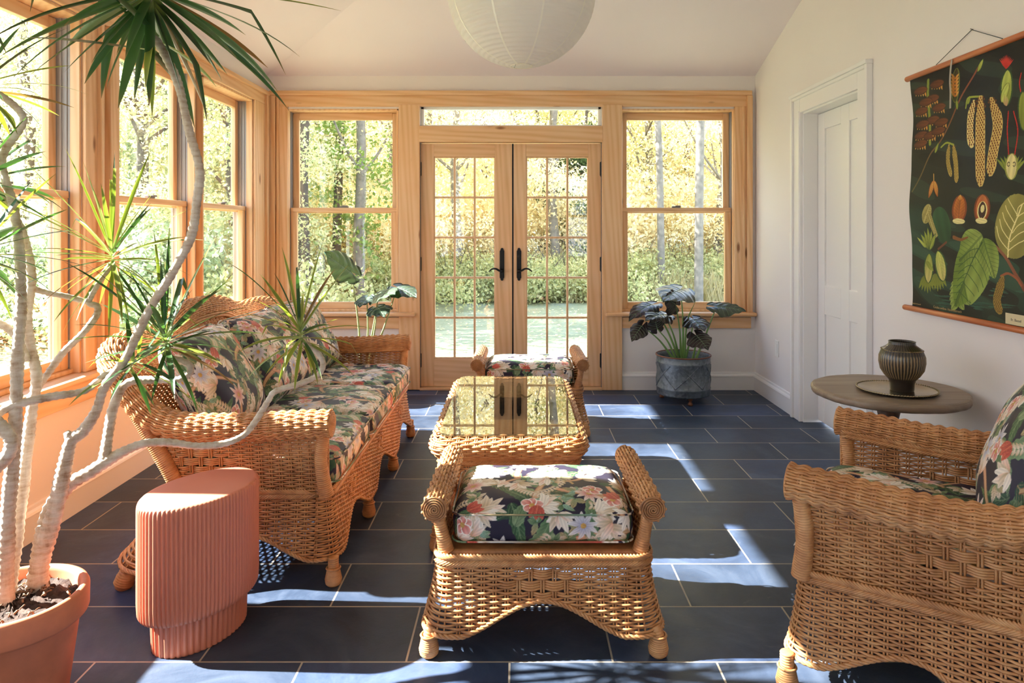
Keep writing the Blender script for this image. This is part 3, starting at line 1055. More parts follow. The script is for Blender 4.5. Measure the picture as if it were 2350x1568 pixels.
def wrapped(mb, pts, radii, pitch=0.0075, dep=0.0024, k=14):
    """post wound with cane: ridged tube"""
    C = spline(pts, 200)
    L = np.sum(np.linalg.norm(np.diff(C, axis=0), axis=1))
    n = max(12, int(L / pitch * 5))
    C = spline(pts, n)
    s = np.linspace(0, 1, n)
    r = np.interp(s, np.linspace(0, 1, len(radii)), radii) + dep * np.abs(np.sin(PI * s * L / pitch)) - dep
    mb.tubes(C, r, k, True)


def coil(mb, c, nrm, R, r=0.0034, th=0.006):
    """flat spiral end cap"""
    n = Vector(nrm).normalized(); a = n.orthogonal().normalized(); b_ = n.cross(a)
    turns = R / (2 * r * .95)
    t = np.linspace(0.15, turns, int(turns * 22))
    rr = t * 2 * r * .95; ph = t * 2 * PI
    P = np.array(c) + rr[:, None] * (np.cos(ph)[:, None] * np.array(a) + np.sin(ph)[:, None] * np.array(b_)) + np.array(n) * (th * (1 - (rr / R) ** 2))[:, None]
    mb.tubes(P, r, 5, True)
    mb.tubes(np.array([np.array(c) - np.array(n) * .006, np.array(c) + np.array(n) * .001]), R * .97, 24, True)


def roll(mb, C, r0, s_skip=0.0, strands=30, ext=None, stake=STAKE, amp=0.0024, core=True):
    """woven roll following the 3D centre line C (n,3)"""
    d = np.r_[0, np.cumsum(np.linalg.norm(np.diff(C, axis=0), axis=1))]
    T = np.gradient(C, axis=0); T /= np.linalg.norm(T, axis=1, keepdims=True)
    A = np.cross(T, [0, 0, 1.0]); A /= np.linalg.norm(A, axis=1, keepdims=True) + 1e-9
    B = np.cross(A, T)
    rad = r0 if callable(r0) else (lambda s: r0 + 0 * s)
    def ev(M_, q): return np.stack([np.interp(q, d, M_[:, j]) for j in range(3)], -1)
    def S(s, v):
        N = ev(A, s) * np.cos(v)[..., None] + ev(B, s) * np.sin(v)[..., None]
        R_ = rad(s) + 0.0022 * np.cos(2 * PI * s / stake)
        return ev(C, s) + N * R_[..., None], N
    vs = np.arange(strands) / strands * 2 * PI
    weave(mb, S, 0, d[-1], vs, r=0.0044, amp=amp, stakes=False, stake=stake)
    ns = int(round(d[-1] / stake)); q = np.arange(1, ns) * d[-1] / ns
    t = np.linspace(0, 2 * PI, 19)
    for dq in (-.0042, .0042):
        P, N = S(np.repeat((q + dq)[:, None], 19, 1), np.repeat(t[None], len(q), 0))
        mb.tubes(P - N * .001, .0034, 4, False)
    if core:
        mb.tubes(C[::4] if len(C) > 40 else C, np.maximum(rad(np.interp(np.arange(len(C[::4] if len(C) > 40 else C)), np.arange(len(d)), d)) - .009, .004), 12, True)


def foot(parent, p, lean=(0, 0), top=0.10, name='leg', r=0.0245):
    """turned leg: wound post and woven ball foot"""
    x, y = p; lx, ly = lean
    mb = MB()
    wrapped(mb, [(x - lx, y - ly, top), (x - lx * .5, y - ly * .5, .075), (x, y, .055)], [.020, .020, .021])
    C = np.array([(x + lx * t * .2, y + ly * t * .2, z) for t, z in ((0, .060), (0, .056), (0, .045), (0, .030), (0, .014), (0, .002), (0, 0.0))])
    n = 40
    s = np.linspace(0, 1, n)
    zz = .062 * (1 - s)
    prof = np.interp(s, [0, .1, .3, .6, .85, 1], [.024, .028, .031, .036, .033, .022]) * r / .030
    rr = prof + .0020 * np.abs(np.sin(s * PI * 11))
    P = np.stack([x + 0 * s, y + 0 * s, zz], 1)
    mb.tubes(P, rr, 18, True)
    ring = np.stack([x + .024 * np.cos(np.linspace(0, 2 * PI, 20)), y + .024 * np.sin(np.linspace(0, 2 * PI, 20)), np.full(20, .064)], 1)
    mb.tubes(ring, .004, 5, False)
    return mb.build(name, WICK, parent, True)


def arch_fn(legs_s, L, zb, rise, closed=True, flat=0.10):
    legs = sorted(legs_s)
    if closed: legs = [legs[-1] - L] + legs + [legs[0] + L]
    legs = np.array(legs)
    def f(q):
        q = np.asarray(q, float)
        i = np.clip(np.searchsorted(legs, q) - 1, 0, len(legs) - 2)
        w = legs[i + 1] - legs[i]
        t = (q - legs[i]) / w
        tt = np.clip((t - flat) / (1 - 2 * flat), 0, 1)
        rs = np.minimum(rise, w * .22)
        return zb + rs * (np.sin(PI * tt) ** 2 * .55 + np.sin(PI * tt) ** 1.0 * .45)
    return f


def skirt(parent, path, ztop, zbot, flare, legs_s, rise, diamonds, name='woven_skirt', extra=None, r=0.0042):
    """woven apron round a closed path, arched between legs"""
    arch = arch_fn(legs_s, path.L, zbot, rise)
    def S(s, z):
        P = path(s); N = path(s, 'N')
        fl_ = flare(np.clip((ztop - z) / (ztop - zbot), 0, 1.2))
        if extra is not None: fl_ = fl_ + extra(P, np.clip((ztop - z) / (ztop - zbot), 0, 1.2))
        p = P + N * fl_[..., None]
        return np.concatenate([p, z[..., None]], -1), np.concatenate([N, 0 * z[..., None]], -1)
    mb = MB()
    vs = np.arange(zbot + .004, ztop, ROW)
    weave(mb, S, 0, path.L, vs, valid=lambda s, z: z > arch(s), diamonds=diamonds, vlo=arch, vhi=lambda q: ztop + 0 * q, closed=True, r=r)
    o = mb.build(name, WICK, parent, True)
    # rope border along the arched edge
    mb = MB()
    s = np.linspace(0, path.L, 420)
    P, N = S(s, arch(s))
    twist(mb, P + N * .002, .007, .05)
    mb.build('border', WICK, parent, True)
    # plait at seat level
    mb = MB()
    P, N = S(s, np.full_like(s, ztop))
    braid(mb, P + N * .003, N, np.tile([0, 0, 1.0], (len(s), 1)), h=.018, L=.042)
    mb.build('braid', WICK, parent, True)
    return S, arch


# ------------------------------------------------------------------ ottomans
def make_ottoman(loc, label, off):
    root = empty('wicker_ottoman', loc)
    tag(root, label, 'ottoman', 'matching wicker ottomans')
    hw, dp = .315, .40
    path = Path(rrect(-hw, hw, 0, dp, .03), True)
    L = path.L
    # legs at the four corners
    def s_of(x, y): return path.u[np.argmin(np.hypot(path.P[:, 0] - x, path.P[:, 1] - y))]
    corners = [(-hw, 0), (hw, 0), (hw, dp), (-hw, dp)]
    ls = [s_of(*c) for c in corners]
    fc = s_of(0, 0)
    skirt(root, path, .285, .072, lambda t: .014 + .042 * t ** 1.5, ls, .095, [(fc, .216, .135, .052, 4)])
    for x, y in corners:
        k = 1.11
        foot(root, (x * k, (y - dp / 2) * 1.16 + dp / 2), (x * .03, (y - dp / 2) * .05), .085)
    # deck
    mb = MB(); mb.box(-hw + .004, hw - .004, .004, dp - .004, .275, .305); mb.build('deck', WICKD, root, False, .01)
    for sx in (-1, 1):
        C = spline([(sx * .333, -.035, .447), (sx * .330, .10, .452), (sx * .325, .25, .458), (sx * .320, .43, .462)], 60)
        mb = MB(); roll(mb, C, .035, strands=22, stake=.03, amp=.0024)
        ro = mb.build('arm_roll', WICK, root, True)
        mb = MB(); coil(mb, C[0], (0, -1, 0), .038); mb.build('end_cap', WICKD, ro, True)
        mb = MB(); coil(mb, C[-1], (0, 1, 0), .038); mb.build('end_cap', WICKD, ro, True)
        for y in (.012, dp - .015):
            mb = MB(); wrapped(mb, [(sx * .328, y, .43), (sx * .318, y, .37), (sx * .302, y, .30)], [.020, .020, .026]); mb.build('post', WICK, root, True)
        # woven side between the posts
        def S(s, z, sx=sx):
            t = (z - .30) / .12
            return np.stack([sx * (.302 + .022 * t), s, z], -1), np.stack([sx + 0 * s, 0 * s, 0 * s], -1)
        mb = MB(); weave(mb, S, .02, dp - .02, np.arange(.305, .42, ROW)); mb.build('side_panel', WICK, root, True)
    return root


OT1 = (0.078, 2.185, 0); OT2 = (0.074, 4.46, 0)
o1 = make_ottoman(OT1, 'honey wicker ottoman in the middle foreground with a floral cushion, nearest the viewer', 0)


def ottoman_cushion(loc, label, off, seed):
    M = Matrix.Translation(Vector((0, .21, .372))) 
    c = cushion('ottoman_cushion', .284, .205, .062, M, None, res=.0022, r=.048, crown=.022, off=off, seed=seed)
    c.location = loc
    tag(c, label, 'cushion', 'floral ottoman cushions')
    return c


ottoman_cushion(OT1, 'navy floral box cushion lying on the nearest wicker ottoman', (.31, .12), 1)

# the second ottoman, in front of the doors, is a copy of the first with copies of its parts
def copy_tree(o, parent=None):
    c = o.copy(); COL.objects.link(c); c.parent = parent
    for ch in list(o.children): copy_tree(ch, c)
    return c
o2 = copy_tree(o1); o2.location = OT2
o2['label'] = 'honey wicker ottoman standing before the french doors behind the glass table'
ottoman_cushion(OT2, 'navy floral box cushion on the wicker ottoman before the french doors', (.31, .12), 2)


# ------------------------------------------------------------------ settee and armchair
def make_seat(name, cat, label, loc, rz, W, base_d, rail, legs_x, nd, rr_arm=.045, rr_back=.052, side_d=True, rear=.13):
    root = empty(name, loc, None, rz)
    tag(root, label, cat)
    hw = W / 2 - .035
    ZS = .325
    path = Path(rrect(-hw, hw, .0, base_d, .045), True, 900)
    def s_of(x, y): return path.u[np.argmin(np.hypot(path.P[:, 0] - x, path.P[:, 1] - y))]
    legs = [(x, 0) for x in legs_x] + [(hw, base_d), (-hw, base_d)]
    legs = [(-hw, 0)] + [(x, 0) for x in legs_x[1:-1]] + [(hw, 0), (hw, base_d), (-hw, base_d)]
    ls = [s_of(*c) for c in legs]
    dm = []
    fl_ = sorted([x for x, y in legs if y == 0])
    for a, b_ in zip(fl_[:-1], fl_[1:]): dm.append((s_of((a + b_) / 2, 0), .245, .11, .045, 4))
    extra = lambda P, t: rear * np.clip((P[..., 1] - base_d * .55) / (base_d * .45), 0, 1) * t ** 1.2
    skirt(root, path, ZS, .095, lambda t: .004 + .035 * t ** 1.5, ls, .085, dm, extra=extra)
    for x, y in legs:
        if y == 0: foot(root, (x * (1 + .03 / hw), -.025), (0, 0), .105)
    mb = MB(); mb.box(-hw + .004, hw - .004, .004, base_d - .004, ZS - .012, ZS + .014); mb.build('deck', WICKD, root, False, .01)
    # U-shaped shell from arm front round the back to the other arm
    half = [p for p in rail]
    full = half + [(-x, y, z) for x, y, z in half[::-1][1:]]
    R3 = spline(full, 400)
    hb = hw + .0
    U = [(-hb, .0)] + [(-hb, y) for y in np.linspace(.02, base_d - .06, 8)] + [(-hb + .02, base_d - .02)] + [(x, base_d) for x in np.linspace(-hb + .07, hb - .07, 16)] + [(hb - .02, base_d - .02)] + [(hb, y) for y in np.linspace(base_d - .06, .02, 8)] + [(hb, 0.0)]
    # corresponding samples: match by normalised arc with the corner knees aligned
    bl = Path(U, False, 400)
    dR = np.r_[0, np.cumsum(np.linalg.norm(np.diff(R3, axis=0), axis=1))]
    # knee of rail = where |x| has come in by 10% of the half width
    kR = dR[np.argmax(R3[:, 0] > -W / 2 * .90 + 0)]
    kB = base_d
    LR, LB = dR[-1], bl.L
    # the stakes stand upright on the arms: match base and rail by depth there, by arc across the back
    half_n = len(R3) // 2
    yk = base_d - .06
    ik = int(np.argmax(R3[:half_n, 1] > yk))
    tq = np.r_[dR[:ik], dR[half_n]]; tb_ = np.r_[np.clip(R3[:ik, 1], 0, yk), LB / 2]
    tq = np.r_[tq, LR - tq[::-1][1:]]; tb_ = np.r_[tb_, LB - tb_[::-1][1:]]
    def mapB(q): return np.interp(q, tq, tb_)
    def evR(q): return np.stack([np.interp(q, dR, R3[:, j]) for j in range(3)], -1)
    def S(s, v):
        B = bl(mapB(s)); Rr = evR(s)
        N2 = -bl(mapB(s), 'N')       # path runs clockwise, flip to face out
        t = v
        top = Rr.copy(); 
        e = t ** 1.25
        x = B[..., 0] * (1 - e) + Rr[..., 0] * e
        y = B[..., 1] * (1 - e) + Rr[..., 1] * e
        z = ZS * (1 - t) + (Rr[..., 2] - .02) * t
        return np.stack([x, y, z], -1), np.concatenate([N2, 0 * v[..., None]], -1)
    nrow = int((max(p[2] for p in rail) - ZS) / ROW * .92)
    # rows run level: each is a constant height, cut off by the rail
    def Sz(s, z):
        Rr = evR(s)
        t = np.clip((z - ZS) / (Rr[..., 2] - .02 - ZS), 0, 1)
        p, n = S(s, t)
        p[..., 2] = z
        return p, n
    top = lambda q: evR(q)[..., 2] - .02
    vs = np.arange(ZS + .012, max(p[2] for p in rail), ROW)
    dz = []
    ym = base_d * .5
    sa = ym / kB * kR
    dz = [(sa, .450, .150, .060, 4), (LR - sa, .450, .150, .060, 4)]
    # outer face out = normal sign; make sure it points away from the seat
    mb = MB()
    weave(mb, Sz, .012, LR - .012, vs, valid=lambda s, z: z < top(s), diamonds=dz, vlo=lambda q: ZS + 0 * q, vhi=top)
    mb.build('woven_shell', WICK, root, True)
    mb = MB()
    C = R3
    radf = lambda s: rr_arm + (rr_back - rr_arm) * np.clip((np.minimum(s, LR - s) - kR * .8) / .2, 0, 1)
    roll(mb, C, radf, strands=34)
    ro = mb.build('arm_roll', WICK, root, True)
    for C0, nn in ((R3[0], R3[0] - R3[3]), (R3[-1], R3[-1] - R3[-4])):
        mb = MB(); coil(mb, C0, nn, rr_arm + .003); mb.build('end_cap', WICK, ro, True)
    # plait under the roll, seat side
    s = np.linspace(.02, LR - .02, 500)
    P = evR(s); n2 = bl(mapB(s), 'N'); N3 = np.concatenate([n2, 0 * s[:, None]], 1)
    P = P + N3 * (radf(s) * .80)[:, None]; P[:, 2] -= radf(s) * .75
    mb = MB(); braid(mb, P, N3, np.tile([0, 0, 1.0], (len(s), 1)), h=.013, L=.032); mb.build('braid', WICK, root, True)
    for sx in (-1, 1):
        e = R3[0]
        mb = MB(); wrapped(mb, [(sx * abs(e[0]) * .998, e[1] + .03, e[2] - .03), (sx * (abs(e[0]) - .012), .022, .45), (sx * (hw + .006), .008, ZS - .005)], [.024, .024, .028]); mb.build('arm_post', WICK, root, True)
        # rear leg: wound post that leans back then splays to the floor
        k = R3[np.argmin(np.abs(dR - kR * .90))]
        xo = abs(k[0]) + .012
        mb = MB()
        wrapped(mb, [(sx * xo, k[1] - .02, k[2] - .05), (sx * (hw + .022), base_d - .02, .42), (sx * (hw + .016), base_d - .035, .33), (sx * (hw + .03), base_d + .03, .2), (sx * (hw + .045), base_d + .10, .10), (sx * (hw + .05), base_d + .125, .055)], [.025, .026, .029, .026, .024, .023])
        fx, fy = sx * (hw + .052), base_d + .135
        q = np.linspace(0, 1, 30)
        mb.tubes(np.stack([fx + 0 * q, fy - .02 * (1 - q) , .062 * (1 - q)], 1), np.interp(q, [0, .3, .7, 1], [.024, .031, .034, .022]) + .0016 * np.abs(np.sin(q * PI * 8)), 16, True)
        mb.build('leg', WICK, root, True)
    return root


SRAIL = [(-.93, -.02, .592), (-.928, .12, .588), (-.925, .30, .578), (-.925, .50, .580), (-.925, .62, .610), (-.918, .71, .69), (-.90, .78, .775), (-.84, .825, .825), (-.74, .845, .842), (-.60, .855, .842), (-.45, .865, .840), (-.33, .875, .862), (-.20, .88, .898), (0, .88, .910)]
SOFA = (-.70, 3.505, 0); SRZ = PI / 2
sofa = make_seat('wicker_sofa', 'sofa', 'long honey wicker sofa with a humped back standing under the left windows', SOFA, SRZ, 1.86, .60, SRAIL, [-.90, -.30, .30, .90], 3)
MS = Matrix.Translation(SOFA) @ Matrix.Rotation(SRZ, 4, 'Z')

for i, (xc, lab) in enumerate([(-.595, 'near'), (0.0, 'middle'), (.585, 'far')]):
    M = Matrix.Translation((xc, .265, .405))
    c = cushion('seat_cushion', .290, .300, .062, M, None, res=.0028, r=.046, crown=.016, off=(.1 + i * .23, .05 + .31 * i), seed=10 + i)
    c.matrix_world = MS
    tag(c, 'navy floral seat cushion at the %s of the wicker sofa' % {'near': 'near end', 'middle': 'middle', 'far': 'far end'}[lab], 'cushion', 'seat cushions of the wicker sofa')
for i, (xc, yc, tilt, rz_, lab) in enumerate([(-.565, .56, -62, .06, 'floral back pillow at the near end of the wicker sofa'),
                                         (.03, .565, -60, -.05, 'middle floral back pillow leaning on the wicker sofa back'),
                                         (.60, .55, -62, -.10, 'far floral back pillow leaning beside the far arm of the wicker sofa')]):
    M = Matrix.Translation((xc, yc, .668)) @ Matrix.Rotation(rz_, 4, 'Z') @ Matrix.Rotation(math.radians(-tilt), 4, 'X')
    c = cushion('back_pillow', .300, .235, .098, M, None, res=.0028, r=.085, crown=.015, puff=.38, off=(.37 + i * .29, .33 + .17 * i), seed=20 + i)
    c.matrix_world = MS
    tag(c, lab, 'pillow', 'back pillows of the wicker sofa')

CRAIL = [(-.378, -.02, .592), (-.377, .10, .585), (-.375, .28, .573), (-.374, .46, .574), (-.37, .58, .60), (-.36, .66, .68), (-.335, .72, .78), (-.27, .76, .85), (-.16, .785, .89), (0, .79, .91)]
CHAIR = (.99, 2.295, 0); CRZ = math.radians(-123.8)
chair = make_seat('wicker_armchair', 'armchair', 'honey wicker armchair with floral cushions at the lower right, facing the sofa', CHAIR, CRZ, .757, .58, CRAIL, [-.36, .36], 1, rear=.10)
MC = Matrix.Translation(CHAIR) @ Matrix.Rotation(CRZ, 4, 'Z')
c = cushion('seat_cushion', .290, .285, .060, Matrix.Translation((0, .255, .403)), None, res=.0024, r=.046, crown=.02, off=(.45, .22), seed=31)
c.matrix_world = MC; tag(c, 'navy floral seat cushion on the wicker armchair at the right', 'cushion')
c = cushion('back_pillow', .285, .235, .090, Matrix.Translation((0.0, .555, .665)) @ Matrix.Rotation(math.radians(68), 4, 'X'), None, res=.0024, r=.08, crown=.015, puff=.40, off=(.05, .41), seed=33)
c.matrix_world = MC; tag(c, 'floral back pillow leaning in the wicker armchair at the right edge', 'pillow')

# ------------------------------------------------------------------ coffee table
CT = (-.038, 2.86, 0)
ct = empty('coffee_table', CT); tag(ct, 'low wicker coffee table with a glass top between the two ottomans', 'table')
hw, dp = .285, 1.17
# body: straight woven sides on a rounded rectangle
path = Path(rrect(-hw, hw, 0, dp, .05), True, 800)
def s_of2(x, y): return path.u[np.argmin(np.hypot(path.P[:, 0] - x, path.P[:, 1] - y))]
cl = [s_of2(*c_) for c_ in ((-hw, 0), (hw, 0), (hw, dp), (-hw, dp))]
skirt(ct, path, .365, .085, lambda t: .0 + .015 * t, cl, .09, [(s_of2(0, 0), .27, .11, .05, 3)], name='woven_skirt')
for x, y in ((-hw, 0), (hw, 0), (hw, dp), (-hw, dp)):
    foot(ct, (x * 1.02, y + (-.005 if y == 0 else .005)), (0, 0), .1)
# rolled rim
def SR(s, v):
    P = path(s); N = path(s, 'N')
    ox = np.interp(v, [0, .12, .30, .5, .72, .9, 1], [.000, .012, .030, .040, .034, .012, -.035])
    oz = np.interp(v, [0, .12, .30, .5, .72, .9, 1], [.372, .376, .388, .412, .436, .449, .452])
    nz = np.interp(v, [0, .5, 1], [-.5, .1, 1.0])
    nh = np.sqrt(np.clip(1 - nz ** 2, 0, 1))
    return np.concatenate([P + N * ox[..., None], oz[..., None]], -1), np.concatenate([N * nh[..., None], nz[..., None]], -1)
mb = MB(); weave(mb, SR, 0, path.L, np.linspace(0, 1, 15), r=.0047, amp=.0045, closed=True, stakes=True)
mb.build('rolled_rim', WICK, ct, True)
def STp(s, v):
    return np.stack([s, v, .449 + 0 * s], -1), np.stack([0 * s, 0 * s, 1 + 0 * s], -1)
mb = MB(); weave(mb, STp, -hw + .02, hw - .02, np.arange(.03, dp - .03, .0105), r=.0042, amp=.003, k=4)
mb.build('woven_top', WICKD, ct, True)
mb = MB(); mb.box(-hw + .02, hw - .02, .02, dp - .02, .425, .437); mb.build('table_board', plain('dark_board', (.07, .04, .02), .7), ct)
g = MB()
pts = rrect(-hw - .004, hw + .004, .012, dp - .012, .055, 10)
g.prism(pts, .4575, .4665, 'z')
g.build('glass_top', TABLEGLASS, ct, False, .002)
# ================================================================== SMALLER THINGS
TERRA = plain('terracotta', (0.60, 0.185, 0.085), 0.62, var=.22, vscale=7, bmp=.10, bscale=40)
PINK = plain('salmon_glaze', (0.64, 0.215, 0.13), 0.42, var=.05, vscale=3)
SOIL = plain('potting_soil', (0.055, 0.032, 0.022), 0.95, var=.5, vscale=60, bmp=.9, bscale=90)
PAPERM = None


def paper_mat():
    m, nt, b = newmat('rice_paper')
    nt.nodes.remove(b)
    out = nt.nodes['Material Output']
    d = nd(nt, 'ShaderNodeBsdfDiffuse'); d.inputs[0].default_value = (0.88, 0.85, 0.83, 1)
    t = nd(nt, 'ShaderNodeBsdfTranslucent'); t.inputs[0].default_value = (0.90, 0.87, 0.85, 1)
    mx = nd(nt, 'ShaderNodeMixShader'); mx.inputs[0].default_value = .45
    nt.links.new(d.outputs[0], mx.inputs[1]); nt.links.new(t.outputs[0], mx.inputs[2]); nt.links.new(mx.outputs[0], out.inputs[0])
    return m


PAPERM = paper_mat()

# ------------------------------------------------------------------ fluted stool
st = empty('fluted_stool', (-1.028, 2.288, 0)); tag(st, 'salmon pink fluted ceramic stool with an oval top beside the sofa', 'stool')
ang0 = math.radians(90 - 24)


def oval(a, b_, n, flutes, dep, th):
    t = np.linspace(0, 2 * PI, n, endpoint=False)
    # equal arc spacing
    T_ = np.linspace(0, 2 * PI, 4000); X = a * np.cos(T_); Y = b_ * np.sin(T_)
    d = np.r_[0, np.cumsum(np.hypot(np.diff(X), np.diff(Y)))]
    q = np.linspace(0, d[-1], n, endpoint=False); tt = np.interp(q, d, T_)
    x, y = a * np.cos(tt), b_ * np.sin(tt)
    nx, ny = np.cos(tt) / a, np.sin(tt) / b_; l = np.hypot(nx, ny); nx /= l; ny /= l
    f = dep * (np.abs(np.sin(PI * np.arange(n) / n * flutes)) - 1)
    x, y = x + nx * f, y + ny * f
    return np.stack([x * math.cos(th) - y * math.sin(th), x * math.sin(th) + y * math.cos(th)], 1)


def fluted(rows, flutes, n, th, captop):
    mb = MB(); V = []
    for z, k, dep in rows:
        P = oval(.208 * k, .142 * k, n, flutes, dep, th)
        V.append(np.concatenate([P, np.full((n, 1), z)], 1))
    V = np.array(V); m = len(rows)
    i = np.arange(m * n).reshape(m, n)
    Q = np.stack([i[:-1], np.roll(i[:-1], -1, 1), np.roll(i[1:], -1, 1), i[1:]], -1).reshape(-1, 4)
    Vf = V.reshape(-1, 3); T3 = []
    for row, zc, s in ((0, rows[0][0], -1), (m - 1, rows[-1][0], 1)):
        Vf = np.vstack([Vf, [0, 0, zc]]); c = len(Vf) - 1
        T3 += [(c, i[row][(k + 1) % n], i[row][k]) if s < 0 else (c, i[row][k], i[row][(k + 1) % n]) for k in range(n)]
    return mb.add(Vf, Q, T3)


m = fluted([(.112, .93, .0), (.114, .965, .003), (.125, .99, .0055), (.16, 1.0, .006), (.442, 1.0, .006), (.453, .995, .005), (.461, .98, .002), (.465, .955, 0), (.4665, .90, 0), (.467, .5, 0)], 84, 84 * 8, ang0, True)
m.build('body', PINK, st, True)
m = fluted([(0, .77, .004), (.004, .78, .009), (.112, .80, .009), (.114, .80, .004)], 46, 46 * 10, ang0, True)
m.build('base', PINK, st, True)

# ------------------------------------------------------------------ galvanised planter with alocasia
GALV = None
m_, nt, b = newmat('galvanised_zinc')
v = coords(nt); vo = nt.nodes.new('ShaderNodeTexVoronoi'); vo.inputs['Scale'].default_value = 55; nt.links.new(v, vo.inputs['Vector'])
c = ramp(nt, vo.outputs['Color'], [(0.2, (0.10, 0.12, 0.14)), (0.8, (0.20, 0.225, 0.25))])
c = mix(nt, ramp(nt, noise(nt, v, 6, 5), [(.45, (0, 0, 0)), (.7, (.6, .6, .6))]), c, (0.26, 0.28, 0.30))
nt.links.new(c, b.inputs['Base Color']); b.inputs['Metallic'].default_value = .55; b.inputs['Roughness'].default_value = .52
GALV = m_
RUST = plain('rusty_copper', (0.20, 0.075, 0.035), .55, .5, var=.3)
STEM = plain('petiole_green', (0.20, 0.34, 0.10), .45)
STEM2 = plain('petiole_olive', (0.30, 0.36, 0.13), .45)


def leaf_mat(name, ca, cb, back, rough=.32, trans=.15, stripes=0):
    m, nt, b = newmat(name)
    v = coords(nt)
    c = ramp(nt, noise(nt, v, 14, 3), [(.35, ca), (.65, cb)])
    g = nt.nodes.new('ShaderNodeNewGeometry')
    c = mix(nt, g.outputs['Backfacing'], c, back)
    nt.links.new(c, b.inputs['Base Color'])
    b.inputs['Roughness'].default_value = rough
    out = nt.nodes['Material Output']
    t = nd(nt, 'ShaderNodeBsdfTranslucent')
    nt.links.new(mix(nt, 1.0, c, (1.6, 1.8, .7), 'MULTIPLY'), t.inputs[0])
    mx = nd(nt, 'ShaderNodeMixShader'); mx.inputs[0].default_value = trans
    nt.links.new(b.outputs[0], mx.inputs[1]); nt.links.new(t.outputs[0], mx.inputs[2]); nt.links.new(mx.outputs[0], out.inputs[0])
    return m


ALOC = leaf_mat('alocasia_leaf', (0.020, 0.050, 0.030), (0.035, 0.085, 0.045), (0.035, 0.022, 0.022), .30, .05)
ALOCL = leaf_mat('alocasia_leaf_lit', (0.035, 0.085, 0.065), (0.06, 0.13, 0.085), (0.05, 0.07, 0.05), .30, .12)  # paler copy of the leaf, with the light on it put into the colour
VEIN = plain('leaf_vein', (0.20, 0.30, 0.16), .4)


def aloc_leaf(parent, base, tip, up, width, mat, soil, stem_mat=STEM, r=.0065, bend=.0):
    """arrow-shaped leaf; base = petiole joint, tip = leaf tip, up = blade normal hint"""
    base, tip, up = Vector(base), Vector(tip), Vector(up)
    ax = (tip - base); L = ax.length; ax.normalize()
    sd = ax.cross(up).normalized(); nn = sd.cross(ax).normalized()
    nu, nv = 26, 21
    U = np.linspace(-.34, 1, nu)
    # half width outline
    def hw(u):
        return np.where(u < 0, .62 + .1 * np.sin((u + .34) / .34 * PI), np.interp(u, [0, .15, .35, .6, .8, .93, 1], [.70, .98, 1.0, .72, .40, .15, .0])) * width / 2
    P = np.zeros((nu, nv, 3))
    Bv, A, Sv, Nv = [np.array(q) for q in (base, ax, sd, nn)]
    for i, u in enumerate(U):
        h = float(hw(u))
        if u < 0: h *= math.sqrt(max(0, 1 - (u / .36) ** 2))
        for j in range(nv):
            w = -1 + 2 * j / (nv - 1)
            x = w * h
            uu = u
            if u < 0:     # notch between the back lobes
                x = np.sign(w) * (abs(w) * h + (-u) * .22 * width / 2) if abs(w) > 1e-6 else 0
                if abs(w) < .12: uu = u * abs(w) / .12 * .8
            lift = .22 * abs(x) - .9 * x * x / width - bend * L * max(u, 0) ** 2 + .006 * math.sin((abs(w) * 3 - uu * 7) * PI) * abs(w)
            P[i, j] = Bv + A * (uu * L) + Sv * x + Nv * lift
    root = MB(); root.grid(P)
    lf = root.build('leaf', mat, parent, True)
    m = MB()
    mid = np.array([P[i, nv // 2] + Nv * .0015 for i in range(int(nu * .30), nu)])
    m.tubes(mid, np.linspace(.0026, .0006, len(mid)), 5)
    for k in range(6):
        u0 = .02 + k * .14
        for s in (-1, 1):
            pts = []
            for q in np.linspace(0, 1, 6):
                uu = u0 + q * .16; w = s * q * .93
                i = (uu + .34) / 1.34 * (nu - 1); j = (w + 1) / 2 * (nv - 1)
                i0, j0 = min(nu - 2, int(i)), min(nv - 2, int(j)); fi, fj = i - i0, j - j0
                p = P[i0, j0] * (1 - fi) * (1 - fj) + P[i0 + 1, j0] * fi * (1 - fj) + P[i0, j0 + 1] * (1 - fi) * fj + P[i0 + 1, j0 + 1] * fi * fj
                pts.append(p + Nv * .0012)
            m.tubes(np.array(pts), np.linspace(.0014, .0005, 6), 4)
    m.build('vein', VEIN, lf, True)
    # petiole
    s0 = Vector(soil)
    mid_ = s0.lerp(base, .5); mid_ += Vector((0, 0, .02)) + (s0 - base).cross(Vector((0, 1, 0))).normalized() * .01
    m = MB(); m.tubes(spline([s0, mid_, base], 16), np.linspace(r * 1.6, r * .5, 16), 8)
    m.build('petiole', stem_mat, parent, True)


